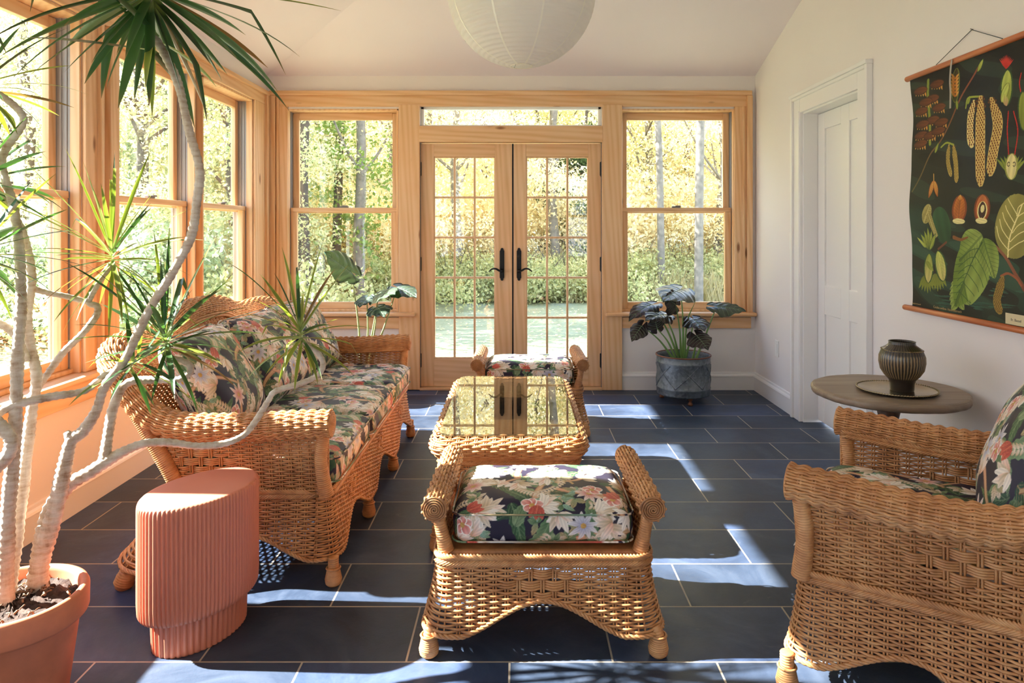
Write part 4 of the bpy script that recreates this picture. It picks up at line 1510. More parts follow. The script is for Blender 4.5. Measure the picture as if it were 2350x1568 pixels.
def planter(loc, label, R=.200, H=.295, z0=.055):
    p = empty('galvanised_planter', loc); tag(p, label, 'planter')
    mb = MB()
    n = 96
    prof = [(R - .02, z0), (R - .004, z0 + .002), (R, z0 + .012), (R, z0 + .05), (R + .004, z0 + .055), (R, z0 + .06), (R, z0 + H - .055), (R + .004, z0 + H - .05), (R, z0 + H - .045), (R, z0 + H - .01), (R + .003, z0 + H), (R - .004, z0 + H), (R - .006, z0 + H - .02), (R - .006, z0 + .03)]
    mb.lathe(prof, n=n)
    # raised lattice wires
    for k in range(6):
        a0 = k * PI / 3
        for s in (-1, 1):
            t = np.linspace(0, 1, 16); a = a0 + s * t * .85; z = z0 + .065 + t * (H - .13)
            mb.tubes(np.stack([(R + .001) * np.cos(a), (R + .001) * np.sin(a), z], 1), .004, 6)
    mb.build('pot', GALV, p, True)
    mb = MB(); t = np.linspace(0, 2 * PI, 97)
    mb.tubes(np.stack([(R + .003) * np.cos(t), (R + .003) * np.sin(t), np.full(97, z0 + H)], 1), .0055, 8, False); mb.build('rim', RUST, p, True)
    for a in (-1.50, 2.6, .55):
        mb = MB(); fx, fy = (R - .03) * math.cos(a), (R - .03) * math.sin(a)
        mb.lathe([(.0, 0), (.016, .001), (.020, .010), (.014, .022), (.009, .030), (.016, .042), (.022, z0 + .004)], c=(fx, fy, 0), n=16); mb.build('ball_foot', RUST, p, True)
    mb = MB(); mb.lathe([(R - .008, z0 + H - .065), (0.02, z0 + H - .055), (0, z0 + H - .055)], n=40, capb=False); mb.build('soil', SOIL, p, True)
    return p


G1 = (X_at(1568, 5.37), 5.37, 0)
planter(G1, 'round galvanised planter on rusty feet by the right back window')
al = empty('alocasia', (G1[0], G1[1], .29)); tag(al, 'dark green elephant ear plant growing in the galvanised planter', 'plant')
ox, oy, oz = al.location
def lp(x, y, Y): q = at(x, y, Y); return (q[0] - ox, q[1] - oy, q[2] - oz)
def sp(x, dy=0): return (X_at(x, 5.37) - ox, dy, .0)
S_ = lambda x, dy=0.0: sp(x, dy)
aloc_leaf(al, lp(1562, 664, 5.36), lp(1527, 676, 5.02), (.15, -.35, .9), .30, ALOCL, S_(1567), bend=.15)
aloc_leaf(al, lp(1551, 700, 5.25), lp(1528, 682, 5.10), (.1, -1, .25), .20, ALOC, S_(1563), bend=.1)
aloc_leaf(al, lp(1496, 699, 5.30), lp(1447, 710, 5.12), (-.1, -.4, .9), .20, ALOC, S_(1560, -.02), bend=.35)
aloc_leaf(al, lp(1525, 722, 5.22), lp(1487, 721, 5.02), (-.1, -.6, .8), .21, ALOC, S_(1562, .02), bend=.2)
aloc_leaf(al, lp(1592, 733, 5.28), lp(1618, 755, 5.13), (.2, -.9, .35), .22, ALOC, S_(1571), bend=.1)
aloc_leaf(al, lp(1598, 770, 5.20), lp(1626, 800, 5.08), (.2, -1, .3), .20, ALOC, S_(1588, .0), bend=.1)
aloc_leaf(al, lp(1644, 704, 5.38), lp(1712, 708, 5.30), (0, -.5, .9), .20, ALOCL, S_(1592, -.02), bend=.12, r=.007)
aloc_leaf(al, lp(1508, 754, 5.24), lp(1500, 724, 5.20), (.1, -1, .1), .15, ALOC, S_(1552, -.03))
aloc_leaf(al, lp(1473, 748, 5.24), lp(1449, 780, 5.18), (-.3, -.8, .4), .14, ALOC, S_(1549, -.03), bend=.2)
m = MB(); m.tubes(spline([S_(1570), lp(1577, 740, 5.3), lp(1596, 692, 5.26)], 14), np.r_[np.linspace(.010, .006, 8), np.linspace(.008, .001, 6)], 8); m.build('new_shoot', STEM, al, True)

# alocasia behind the sofa arm
G2 = (X_at(838, 5.28), 5.28, 0)
p2 = empty('terracotta_planter', G2); tag(p2, 'terracotta pot behind the far arm of the sofa, holding the tall alocasia', 'planter')
m = MB(); m.lathe([(.10, 0), (.135, .22), (.15, .22), (.152, .27), (.14, .27), (.135, .24)], n=40); m.build('pot', TERRA, p2, True)
m = MB(); m.lathe([(.136, .235), (0.01, .245), (0, .245)], n=30, capb=False); m.build('soil', SOIL, p2, True)
al = empty('alocasia', (G2[0], G2[1], .245)); tag(al, 'elephant ear plant with four blue-green leaves standing behind the far sofa arm', 'plant')
ox, oy, oz = al.location
def sq(x, dy=0): return (X_at(x, 5.28) - ox, dy, 0)
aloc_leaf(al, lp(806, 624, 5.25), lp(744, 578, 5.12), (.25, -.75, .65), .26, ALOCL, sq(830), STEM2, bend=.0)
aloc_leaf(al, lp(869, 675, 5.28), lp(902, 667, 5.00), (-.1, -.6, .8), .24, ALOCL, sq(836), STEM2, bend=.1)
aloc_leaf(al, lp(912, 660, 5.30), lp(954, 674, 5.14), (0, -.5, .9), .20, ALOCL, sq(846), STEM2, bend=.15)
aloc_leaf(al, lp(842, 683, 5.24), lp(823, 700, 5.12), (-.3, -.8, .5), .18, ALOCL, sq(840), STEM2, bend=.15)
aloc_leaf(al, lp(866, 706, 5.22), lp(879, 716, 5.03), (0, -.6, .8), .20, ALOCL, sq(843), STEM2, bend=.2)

# ------------------------------------------------------------------ round side table, tray, vase
WEATH = pine('weathered_wood', 'x', ((0.15, 0.105, 0.07), (0.24, 0.175, 0.12), (0.34, 0.27, 0.20)), True, .05)
DARKW = pine('dark_turned_wood', 'z', ((0.05, 0.028, 0.018), (0.09, 0.05, 0.03), (0.14, 0.08, 0.05)), False)
TB = (1.585, 3.02, 0)
tb = empty('pedestal_table', TB); tag(tb, 'small round pedestal table with a weathered grey-brown plank top by the right wall', 'table')
m = MB(); n = 120
prof = [(.20, .585), (.292, .586), (.302, .590), (.307, .600), (.306, .613), (.300, .619), (.29, .621), (.12, .6205), (0, .6205)]
an = np.arange(n) / n * 2 * PI
wob = 1 + .006 * np.sin(5 * an + 1) + .005 * np.sin(13 * an) + .003 * np.sin(31 * an)
V = np.array([[(r_ * (wob if r_ > .25 else 1 + 0 * wob) * np.cos(an)), (r_ * (wob if r_ > .25 else 1 + 0 * wob) * np.sin(an)), z + 0 * an] for r_, z in prof]).transpose(0, 2, 1)
i = np.arange(len(prof) * n).reshape(len(prof), n)
m.add(V.reshape(-1, 3), np.stack([i[:-1], np.roll(i[:-1], -1, 1), np.roll(i[1:], -1, 1), i[1:]], -1).reshape(-1, 4), [(i[0][k], i[0][0], i[0][(k + 1) % n]) for k in range(1, n - 1)])
o = m.build('table_top', WEATH, tb, True)
o.data.polygons.foreach_set('use_smooth', np.array([abs(p.normal.z) < .7 for p in o.data.polygons]))
m = MB(); m.lathe([(.045, .03), (.05, .06), (.028, .10), (.035, .2), (.045, .30), (.032, .40), (.036, .48), (.045, .52), (.040, .54), (.085, .560), (.105, .585)], n=40, capt=True); m.build('pedestal', DARKW, tb, True)
for k in range(3):
    a = k * 2 * PI / 3 + .5
    m = MB(); P = spline([(.02 * math.cos(a), .02 * math.sin(a), .10), (.10 * math.cos(a), .10 * math.sin(a), .095), (.19 * math.cos(a), .19 * math.sin(a), .04), (.24 * math.cos(a), .24 * math.sin(a), .018)], 16)
    m.tubes(P, np.linspace(.024, .016, 16), 10); m.build('leg', DARKW, tb, True)

SILVER = plain('tarnished_silver', (0.36, 0.29, 0.18), .25, 1.0, var=.2, vscale=12)
TR = (X_at(2058, 2.965), 2.965, .6215)
tr = empty('silver_tray', TR); tag(tr, 'round tarnished silver tray lying under the dark vase', 'tray')
m = MB(); R = .155
m.lathe([(0, .001), (R * .45, .001), (R * .75, .0015), (R * .80, .004), (R * .97, .009), (R, .0105), (R * .985, .0125), (R * .96, .0115), (R * .80, .0065), (R * .74, .004), (R * .4, .0035), (0, .0035)], n=80, capb=False); m.build('dish', SILVER, tr, True)
m = MB(); t = np.linspace(0, 2 * PI, 541); rr_ = .0028 + .0014 * np.sin(t * 90)
m.tubes(np.stack([R * .985 * np.cos(t), R * .985 * np.sin(t), np.full(541, .0118)], 1), rr_, 6, False); m.build('beaded_rim', SILVER, tr, True)

# vase: dark ribbed stoneware
vm, nt, b = newmat('ribbed_stoneware')
tc = nt.nodes.new('ShaderNodeTexCoord'); sx = nt.nodes.new('ShaderNodeSeparateXYZ'); nt.links.new(tc.outputs['Object'], sx.inputs[0])
a2 = nd(nt, 'ShaderNodeMath', operation='ARCTAN2'); nt.links.new(sx.outputs['Y'], a2.inputs[0]); nt.links.new(sx.outputs['X'], a2.inputs[1])
ml = nd(nt, 'ShaderNodeMath', operation='MULTIPLY'); ml.inputs[1].default_value = 44.0; nt.links.new(a2.outputs[0], ml.inputs[0])
sn = nd(nt, 'ShaderNodeMath', operation='SINE'); nt.links.new(ml.outputs[0], sn.inputs[0])
ad = nd(nt, 'ShaderNodeMath', operation='ADD'); nt.links.new(sn.outputs[0], ad.inputs[0])
ns_ = nd(nt, 'ShaderNodeMath', operation='MULTIPLY'); ns_.inputs[1].default_value = 1.3; nt.links.new(noise(nt, tc.outputs['Object'], 60, 4), ns_.inputs[0]); nt.links.new(ns_.outputs[0], ad.inputs[1])
rib = ramp(nt, ad.outputs[0], [(.0, (0.035, 0.028, 0.020)), (.70, (0.035, 0.028, 0.020)), (.98, (0.22, 0.15, 0.075)), (1, (0.26, 0.18, 0.09))])
zr = ramp(nt, sx.outputs['Z'], [(.052, (0, 0, 0)), (.058, (1, 1, 1)), (.150, (1, 1, 1)), (.156, (0.25, .25, .25))])
cc = mix(nt, zr, (0.012, 0.010, 0.009), rib)
nt.links.new(cc, b.inputs['Base Color']); b.inputs['Roughness'].default_value = .33; b.inputs['Coat Weight'].default_value = .3
va = empty('stoneware_vase', (TR[0] + .022, TR[1], TR[2] + .0035)); tag(va, 'dark ribbed stoneware vase standing on the silver tray', 'vase')
m = MB(); n = 176
VS = .93
prof = [(.047, 0), (.049, .004), (.051, .03), (.056, .045), (.072, .062), (.088, .085), (.0945, .115), (.0935, .14), (.086, .160), (.083, .164), (.084, .168), (.080, .171), (.066, .180), (.056, .187), (.0545, .195), (.056, .200), (.052, .2005), (.050, .195), (.052, .185), (.07, .165), (.085, .12), (.06, .05), (.0, .02)]
V = []
an = np.arange(n) / n * 2 * PI
prof = [(r_ * VS, z * 1.03) for r_, z in prof]
for r_, z in prof[:16]:
    k = .0016 * (0.052 < z < .162)
    V.append(np.stack([(r_ + k * np.sin(an * 44)) * np.cos(an), (r_ + k * np.sin(an * 44)) * np.sin(an), z + 0 * an + (.0012 * np.sin(an * 60) if .163 < z < .172 else 0)], 1))
for r_, z in prof[16:]: V.append(np.stack([r_ * np.cos(an), r_ * np.sin(an), z + 0 * an], 1))
V = np.array(V); i = np.arange(len(prof) * n).reshape(len(prof), n)
m.add(V.reshape(-1, 3), np.stack([i[:-1], np.roll(i[:-1], -1, 1), np.roll(i[1:], -1, 1), i[1:]], -1).reshape(-1, 4))
m.build('vessel', vm, va, True)
m = MB(); t = np.linspace(0, 2 * PI, 241)
m.tubes(np.stack([(.084 * VS + .0018 * np.sin(t * 40)) * np.cos(t), (.084 * VS + .0018 * np.sin(t * 40)) * np.sin(t), .1715 + .001 * np.sin(t * 3)], 1), .0022, 6, False)
m.build('scalloped_collar', plain('olive_glaze', (0.20, 0.14, 0.05), .35, var=.3, vscale=40), va, True)

# ------------------------------------------------------------------ paper lantern
LN = (X_at(1197, 3.2), 3.2, 2.372)
ln = empty('paper_lantern', LN); tag(ln, 'large round white rice paper lantern hanging from the ceiling', 'lantern')
m = MB(); R = .335; n = 96
ph = np.linspace(-PI / 2 + .148, PI / 2 - .148, 700)
nr = 42
rad = R * (1 - .0055 * np.abs(np.cos(ph * nr / 1.0)) ** 2)
prof = np.stack([rad * np.cos(ph), rad * np.sin(ph)], 1)[::2]
m.lathe(prof, n=n, capb=False)
m.build('shade', PAPERM, ln, True)
m = MB()
for k in range(9):
    a = k * 2 * PI / 9 + .12
    t = np.linspace(-PI / 2 + .15, PI / 2 - .15, 60)
    w = .004
    P = np.stack([R * 1.0012 * np.cos(t) * np.cos(a), R * 1.0012 * np.cos(t) * np.sin(a), R * 1.0012 * np.sin(t)], 1)
    sd = np.array([-math.sin(a), math.cos(a), 0]) * w
    m.grid(np.stack([P - sd, P + sd], 1))
m.build('paper_seam', plain('seam_paper', (.93, .90, .82), .8), ln, True)
m = MB()
t = np.linspace(0, 2 * PI, 49); r0_ = R * math.cos(PI / 2 - .148)
for zz in (-1, 1): m.tubes(np.stack([r0_ * np.cos(t), r0_ * np.sin(t), np.full(49, zz * R * math.sin(PI / 2 - .148))], 1), .0016, 6, False)
m.build('rim_wire', plain('ring_paper', (.80, .74, .62), .6), ln, True)
m = MB(); zt = R * math.sin(PI / 2 - .148)
m.tubes(np.array([[-r0_, 0, zt], [0, 0, zt - .05], [r0_, 0, zt]]), .0015, 5)
m.tubes(np.array([[0, 0, zt - .05], [0, 0, -zt + .06]]), .0013, 5)
m.tubes(np.array([[-r0_ * .7, r0_ * .7, -zt], [0, 0, -zt + .06], [r0_ * .7, -r0_ * .7, -zt]]), .0012, 5)
m.build('wire_stretcher', DARKTRACK, ln, True)
ceil_z = EAVE + SLOPE * min(YB - 3.2, LN[0] - XL)
m = MB(); m.tubes(np.array([[0, 0, zt - .06], [0, 0, ceil_z - LN[2] + .002]]), .003, 8); m.build('cord', WHITEPVC, ln, True)
m = MB(); m.lathe([(.02, -.10), (.022, -.05), (.012, -.045)], c=(0, 0, zt), n=16); m.build('lamp_holder', WHITEPVC, ln, True)
m = MB(); m.lathe([(.05, -.012), (.055, 0)], c=(0, 0, ceil_z - LN[2] + .004), n=24); m.build('ceiling_cap', WHITEPVC, ln, True)

# ------------------------------------------------------------------ big dracaena
PC = (-1.335, 1.86)
pt = empty('terracotta_pot', (PC[0], PC[1], 0)); tag(pt, 'large weathered terracotta pot at the lower left corner', 'pot')
m = MB(); Rr = .178
m.lathe([(.118, 0), (.122, .005), (Rr - .022, .262), (Rr - .020, .268), (Rr - .003, .272), (Rr - .001, .278), (Rr, .330), (Rr - .004, .338), (Rr - .012, .341), (Rr - .020, .338), (Rr - .024, .325), (Rr - .03, .24)], n=96); m.build('pot', TERRA, pt, True)
m = MB()
nn_ = 26; rr_ = np.random.default_rng(5)
q = np.linspace(0, 1, 14)
an = np.linspace(0, 2 * PI, 60, endpoint=False)
Pg = np.array([[[ (Rr - .024) * t_ * math.cos(a), (Rr - .024) * t_ * math.sin(a), .303 + .006 * rr_.normal() + .012 * (1 - t_)] for a in an] for t_ in q])
Pg = np.concatenate([Pg, Pg[:, :1]], 1); m.grid(Pg); m.build('soil', SOIL, pt, True)
m = MB()
for k in range(60):
    a, t_ = rr_.uniform(0, 2 * PI), rr_.uniform(.2, .9) * (Rr - .03)
    x, y = t_ * math.cos(a), t_ * math.sin(a); b_ = rr_.uniform(0, 6)
    l = rr_.uniform(.004, .013)
    m.tubes(np.array([[x, y, .318], [x + l * math.cos(b_), y + l * math.sin(b_), .324], [x + 1.8 * l * math.cos(b_ + .5), y + 1.8 * l * math.sin(b_ + .5), .320]]), rr_.uniform(.0012, .003), 5)
o = m.build('bark_chips', plain('bark_chips', (.19, .11, .06), .9, var=.4, vscale=50), pt, True); o['kind'] = 'stuff'

bk, nt, b = newmat('dracaena_bark')
v = coords(nt, (1, 1, 1))
f1 = noise(nt, coords(nt, (1, 1, .25)), 30, 6, .65)
f2 = noise(nt, coords(nt, (.25, .25, 1)), 95, 3, .6)
mxn = nt.nodes.new('ShaderNodeMix'); mxn.inputs[0].default_value = .45; nt.links.new(f1, mxn.inputs[2]); nt.links.new(f2, mxn.inputs[3])
c = ramp(nt, mxn.outputs[0], [(.33, (.30, .17, .09)), (.45, (.52, .40, .29)), (.62, (.70, .62, .52))])
nt.links.new(c, b.inputs['Base Color']); b.inputs['Roughness'].default_value = .75
bump(nt, b, mxn.outputs[0], .5, .004)
BARK = bk
DRL = None


def drac_leaf_mat():
    m, nt, b = newmat('dracaena_leaf')
    at_ = nd(nt, 'ShaderNodeAttribute', attribute_name='Col')
    c = at_.outputs['Color']
    nt.links.new(c, b.inputs['Base Color']); b.inputs['Roughness'].default_value = .30
    out = nt.nodes['Material Output']
    t = nd(nt, 'ShaderNodeBsdfTranslucent'); nt.links.new(mix(nt, 1.0, c, (1.5, 1.7, .8), 'MULTIPLY'), t.inputs[0])
    mx = nd(nt, 'ShaderNodeMixShader'); mx.inputs[0].default_value = .22
    nt.links.new(b.outputs[0], mx.inputs[1]); nt.links.new(t.outputs[0], mx.inputs[2]); nt.links.new(mx.outputs[0], out.inputs[0])
    return m


DRL = drac_leaf_mat()
dr = empty('dracaena', (PC[0], PC[1], .30)); tag(dr, 'tall old dracaena with bare twisting stems rising from the terracotta pot', 'plant')
DO = np.array([PC[0], PC[1], .30])


def stem(pts, radii, n=None, name='stem'):
    """pts (x px, y px, Y) -> world"""
    P = np.array([at(*p) for p in pts]) - DO
    n = n or max(30, len(pts) * 14)
    C = spline(P, n)
    L = np.sum(np.linalg.norm(np.diff(C, axis=0), axis=1))
    n = int(L / .006) + 8
    C = spline(P, n)
    s = np.linspace(0, 1, n)
    r = np.interp(s, np.linspace(0, 1, len(radii)), radii)
    kk = np.arange(n) * .006
    r = r * (1 + .085 * np.sin(kk * 2 * PI / .018 + 2 * np.sin(kk * 17)) + .05 * np.sin(kk * 40 + 1))
    m = MB(); m.tubes(C, r, 12)
    return m.build(name, BARK, dr, True), C


def rosette(parent, c, axis, n, L, w, spread=(15, 115), seed=0, droop=.5, hue=0.0, only=None, gold=.35):
    """strap leaves radiating from c"""
    r = random.Random(seed)
    m = MB(); cols = []
    ax = Vector(axis).normalized(); a = ax.orthogonal().normalized(); b_ = ax.cross(a)
    k = 0
    for i in range(n):
        f = i / max(1, n - 1)
        th = math.radians(spread[0] + (spread[1] - spread[0]) * (f ** .85) + r.uniform(-9, 9))
        ph = i * 2.39996 + r.uniform(-.25, .25)
        d = (ax * math.cos(th) + (a * math.cos(ph) + b_ * math.sin(ph)) * math.sin(th)).normalized()
        ll = L * r.uniform(.72, 1.12) * (.75 + .35 * math.sin(PI * min(1, f + .25)))
        ww = w * r.uniform(.75, 1.15)
        M_ = 13
        p = Vector(c) + ax * (.05 * (1 - f) - .02); dd = d.copy(); P = []
        g = droop * r.uniform(.35, 1.3) * (0.4 + f)
        sd0 = dd.cross(Vector((0, 0, 1)))
        if sd0.length < .1: sd0 = dd.cross(Vector((0, 1, 0)))
        sd0.normalize()
        sd0 = (sd0 + Vector((r.uniform(-.5, .5), r.uniform(-.5, .5), r.uniform(-.5, .5)))).normalized()
        kink = r.random() < .12; kp = r.uniform(.5, .8)
        for j in range(M_):
            P.append(p.copy())
            dd = (dd + Vector((0, 0, -1)) * g * (j / M_) * .16).normalized()
            if kink and abs(j / M_ - kp) < .05: dd = (dd + Vector((0, 0, -1.2))).normalized()
            p = p + dd * ll / (M_ - 1)
        P = np.array(P)
        T_ = np.gradient(P, axis=0); T_ /= np.linalg.norm(T_, axis=1, keepdims=True)
        S2 = np.array(sd0) - (T_ @ np.array(sd0))[:, None] * T_; S2 /= np.linalg.norm(S2, axis=1, keepdims=True)
        N2 = np.cross(S2, T_); N2 *= np.sign(N2[:, 2:3] + 1e-6)
        t = np.linspace(0, 1, M_)
        hw_ = ww * np.interp(t, [0, .06, .3, .6, .85, 1], [.55, .6, 1, .92, .48, .03]) / 2
        tw = r.uniform(-.6, .6) * t
        S3 = S2 * np.cos(tw)[:, None] + N2 * np.sin(tw)[:, None]
        cr = .28
        G = np.stack([P + S3 * hw_[:, None], P + S3 * hw_[:, None] * .72 - N2 * (hw_ * cr * .35)[:, None], P - N2 * (hw_ * cr)[:, None], P - S3 * hw_[:, None] * .72 - N2 * (hw_ * cr * .35)[:, None], P - S3 * hw_[:, None]], 1)
        m.grid(G)
        yel = r.random() < gold
        base = np.array([.032, .075, .022]) * r.uniform(.7, 1.5)
        if yel: base = np.array([.20, .25, .04]) * r.uniform(.7, 1.2)
        edge = np.array([.55, .48, .10]) if yel else base * 1.6
        if r.random() < .045: base = np.array([.22, .12, .045]); edge = base
        Cc = np.zeros((M_, 5, 3)) + base
        Cc[:, [0, 4]] = edge; Cc[:2] = [.30, .36, .14]
        tip = np.clip((t - .90) / .1, 0, 1)[:, None, None]
        Cc = Cc * (1 - tip) + np.array([.28, .16, .07]) * tip
        cols.append(Cc.reshape(-1, 3))
    o = m.build('leaf_rosette', DRL, parent, True)
    set_col(o, np.concatenate(cols))
    return o


def hp(x, y, Y): return at(x, y, Y) - DO


# pale trunk at the far left
sA, _ = stem([(12, 1392, 1.86), (17, 1198, 1.87), (33, 1010, 1.88), (41, 811, 1.90), (48, 700, 1.92), (46, 600, 1.94), (40, 530, 1.95), (30, 470, 1.96), (6, 385, 1.98), (12, 345, 1.98), (50, 290, 1.98), (50, 262, 1.98), (15, 228, 1.98), (-30, 200, 1.98)], [.021, .018, .016, .014, .012, .010, .009])
rosette(sA, hp(-42, 205, 1.98), (-.2, .1, 1), 34, .24, .017, (35, 135), 3, .9, gold=.4)
# second trunk behind it
sB, _ = stem([(14, 1400, 1.90), (33, 1254, 1.93), (55, 1088, 1.96), (72, 949, 1.99), (84, 870, 2.0), (72, 800, 2.02), (62, 730, 2.02), (72, 640, 2.02), (55, 545, 2.02), (20, 480, 2.02), (-15, 430, 2.02)], [.020, .018, .015, .013, .012, .011])
rosette(sB, hp(-40, 420, 1.95), (-.3, -.2, 1), 30, .25, .017, (35, 140), 4, .7, gold=.35)
rosette(sB, hp(-48, 590, 1.85), (.25, -.2, .8), 30, .25, .018, (30, 135), 5, .6, gold=.15)
# leaning stem that carries the high crown
sC, _ = stem([(86, 1362, 1.95), (92, 1290, 1.95), (127, 1170, 1.96), (147, 1076, 1.97), (163, 1012, 1.98), (188, 993, 1.99), (221, 943, 2.0), (240, 888, 2.0), (285, 828, 2.0), (314, 770, 2.0), (347, 704, 2.0), (398, 622, 2.0), (439, 541, 2.0), (452, 459, 2.0), (458, 388, 2.0), (434, 300, 2.0), (408, 190, 2.0), (368, 108, 2.0), (342, 66, 2.0), (342, 10, 2.0), (346, -30, 2.0)], [.027, .023, .019, .013, .012, .012, .0125, .012, .0115, .012, .0125])
m = MB(); P = np.array([at(166, 1012, 1.98), at(158, 1000, 1.98), at(152, 992, 1.975)]) - DO; m.tubes(P, [.014, .013, .008], 8); m.build('cut_stub', BARK, sC, True)
rosette(sC, hp(346, -18, 2.0), (.1, -.1, 1), 60, .50, .028, (45, 150), 12, .55, gold=.03)
rosette(sC, hp(350, 95, 2.0), (-.4, 0, -.4), 6, .30, .028, (60, 110), 14, .9, gold=.1)
# low branch running in front of the sofa arm
sD, _ = stem([(92, 1290, 1.95), (108, 1195, 1.97), (150, 1121, 2.0), (210, 1082, 2.03), (240, 1062, 2.05), (285, 1036, 2.08), (332, 1018, 2.10), (388, 1016, 2.13), (454, 1024, 2.16), (515, 1018, 2.19), (559, 999, 2.22), (587, 966, 2.25), (615, 921, 2.27), (633, 898, 2.28), (694, 879, 2.30), (733, 858, 2.31), (741, 832, 2.31), (725, 806, 2.31), (697, 785, 2.31)], [.024, .022, .018, .012, .0105, .010, .0095, .009, .009])
rosette(sD, hp(692, 772, 2.31), (-.15, -.25, 1), 38, .27, .013, (8, 128), 21, .85, gold=.75)
m = MB()
sD2, _ = stem([(238, 1068, 2.05), (250, 985, 2.08), (262, 930, 2.1), (292, 880, 2.12), (350, 872, 2.13), (405, 872, 2.13), (434, 858, 2.13), (436, 840, 2.13), (414, 827, 2.13), (392, 822, 2.12), (383, 800, 2.12)], [.016, .014, .012, .010, .0095], name='side_branch')
rosette(sD2, hp(382, 788, 2.12), (0, -.35, 1), 38, .31, .016, (5, 125), 23, .55, gold=.15)
# long thin branch curving up to the window rosette
sF, _ = stem([(58, 935, 2.0), (75, 905, 2.02), (100, 872, 2.05), (144, 811, 2.08), (194, 761, 2.1), (222, 722, 2.12), (222, 702, 2.12), (204, 694, 2.12), (225, 650, 2.12), (255, 606, 2.12)], [.010, .010, .010, .009, .009])
rosette(sF, hp(258, 596, 2.12), (0, -.2, 1), 46, .30, .0125, (5, 145), 29, .75, gold=.7)
sG, _ = stem([(60, 640, 2.02), (78, 662, 2.03), (118, 674, 2.06), (150, 680, 2.08), (203, 694, 2.12)], [.009, .008, .008])
sE, _ = stem([(-30, 965, 1.86), (0, 946, 1.87), (33, 930, 1.88), (111, 912, 1.92), (188, 899, 1.98), (221, 878, 2.0), (250, 857, 2.03), (300, 840, 2.06)], [.012, .011, .010, .009])
rosette(sE, hp(305, 838, 2.06), (.6, -.1, .5), 16, .24, .015, (20, 120), 33, .6, gold=.5)
sH, _ = stem([(-20, 960, 1.84), (8, 985, 1.84), (26, 1012, 1.84), (18, 1045, 1.84), (-10, 1075, 1.84)], [.016, .017, .016])
sI, _ = stem([(-20, 735, 1.98), (20, 755, 2.0), (42, 782, 1.99), (60, 830, 1.99)], [.010, .011, .012])
# ================================================================== BOTANICAL WALL CHART
PY0, PY1, PZ0, PZ1 = 3.415, 2.545, .925, 2.030      # far edge, near edge, bottom, top
PWd, PHt = PY0 - PY1, PZ1 - PZ0
RES = 620.0
iw, ih = int(PWd * RES), int(PHt * RES)
XP = XR - .022
def pp(x, y):
    """where a detail of the chart sits on it, in metres from its lower left corner"""
    Y = XP * F / (x - VX)
    return (PY0 - Y, Z_at(y, Y) - PZ0)
img = np.zeros((ih, iw, 3))
gy, gx = np.mgrid[0:ih, 0:iw]
gx = gx / RES; gy = gy / RES
rg = np.random.default_rng(3)
base = np.zeros((ih, iw))
for k in range(26):
    fx, fy, p = rg.uniform(1, 9), rg.uniform(12, 80), rg.uniform(0, 6)
    base += np.sin(gx * fx * 2 + np.sin(gy * 9 + k) * .8 + p + gy * fy) / (3 + k * .25)
base = (base - base.min()) / (base.max() - base.min())
D0, D1, D2 = lin((14, 15, 10)), lin((30, 33, 22)), lin((44, 58, 42))
img[:] = D0 + (D1 - D0) * base[..., None]
img = np.where((base > .62)[..., None], img * .35 + D2 * .65, img)
img = np.where((base < .30)[..., None], img * .55, img)
teal = np.exp(-((gy - .24) / .16) ** 2) * (base > .52)
img += teal[..., None] * (lin((46, 84, 66)) - D1) * .55
bl = np.exp(-((gx - .50) / .16) ** 2 - ((gy - .78) / .22) ** 2) * (.4 + .6 * base)
img = img * (1 - bl[..., None] * .6) + lin((26, 44, 66)) * bl[..., None] * .6
tl = np.exp(-((gy - .42) / .08) ** 2 - ((gx - .05) / .12) ** 2)
img = img * (1 - .5 * tl[..., None]) + lin((44, 78, 62)) * .5 * tl[..., None]


def pet(p0, p1, w, ca, cb, ce=None, shape=0, vein=None, curve=0):
    a, b_ = pp(*p0), pp(*p1)
    dx, dy = b_[0] - a[0], b_[1] - a[1]
    petal(img, a[0], a[1], math.hypot(dx, dy), w, math.atan2(dy, dx), ca, cb, ce, shape, vein, False, curve, RES)


def line(pts, w, ca, cb=None):
    P = spline([pp(*p) for p in pts], 120); cb = ca if cb is None else cb
    for i, (x, y) in enumerate(P):
        t = i / 119; r_ = w if not isinstance(w, tuple) else w[0] * (1 - t) + w[1] * t
        x0, x1 = int((x - r_) * RES), int((x + r_) * RES) + 1; y0, y1 = int((y - r_) * RES), int((y + r_) * RES) + 1
        for yy in range(max(0, y0), min(ih, y1 + 1)):
            for xx in range(max(0, x0), min(iw, x1 + 1)):
                if (xx / RES - x) ** 2 + (yy / RES - y) ** 2 < r_ ** 2: img[yy, xx] = ca * (1 - t) + cb * t


Cb = lin((96, 58, 34)); Cb2 = lin((120, 96, 44)); OR = lin((196, 112, 40)); ORL = lin((230, 170, 80)); YG = lin((150, 160, 60)); YGL = lin((196, 204, 100)); DG = lin((50, 78, 36)); CR = lin((236, 220, 150)); RED = lin((196, 30, 28))
# teal brush strokes
for k in range(26):
    x, y = rg.uniform(2100, 2350), rg.uniform(640, 712)
    pet((x, y), (x + rg.uniform(20, 60), y + rg.uniform(2, 9)), .0035, lin((52, 92, 72)), lin((40, 66, 52)))
# long twig
line([(2096, 440), (2112, 405), (2135, 355), (2160, 320), (2200, 235), (2232, 180), (2246, 152)], (.004, .005), lin((100, 90, 50)), lin((140, 70, 50)))
pet((2244, 165), (2256, 134), .013, YG, YGL, DG)
pet((2196, 252), (2196, 226), .010, YG, YG, DG); pet((2146, 352), (2154, 326), .010, YG, YG, DG)
pet((2220, 240), (2228, 222), .010, YG, YG, DG)
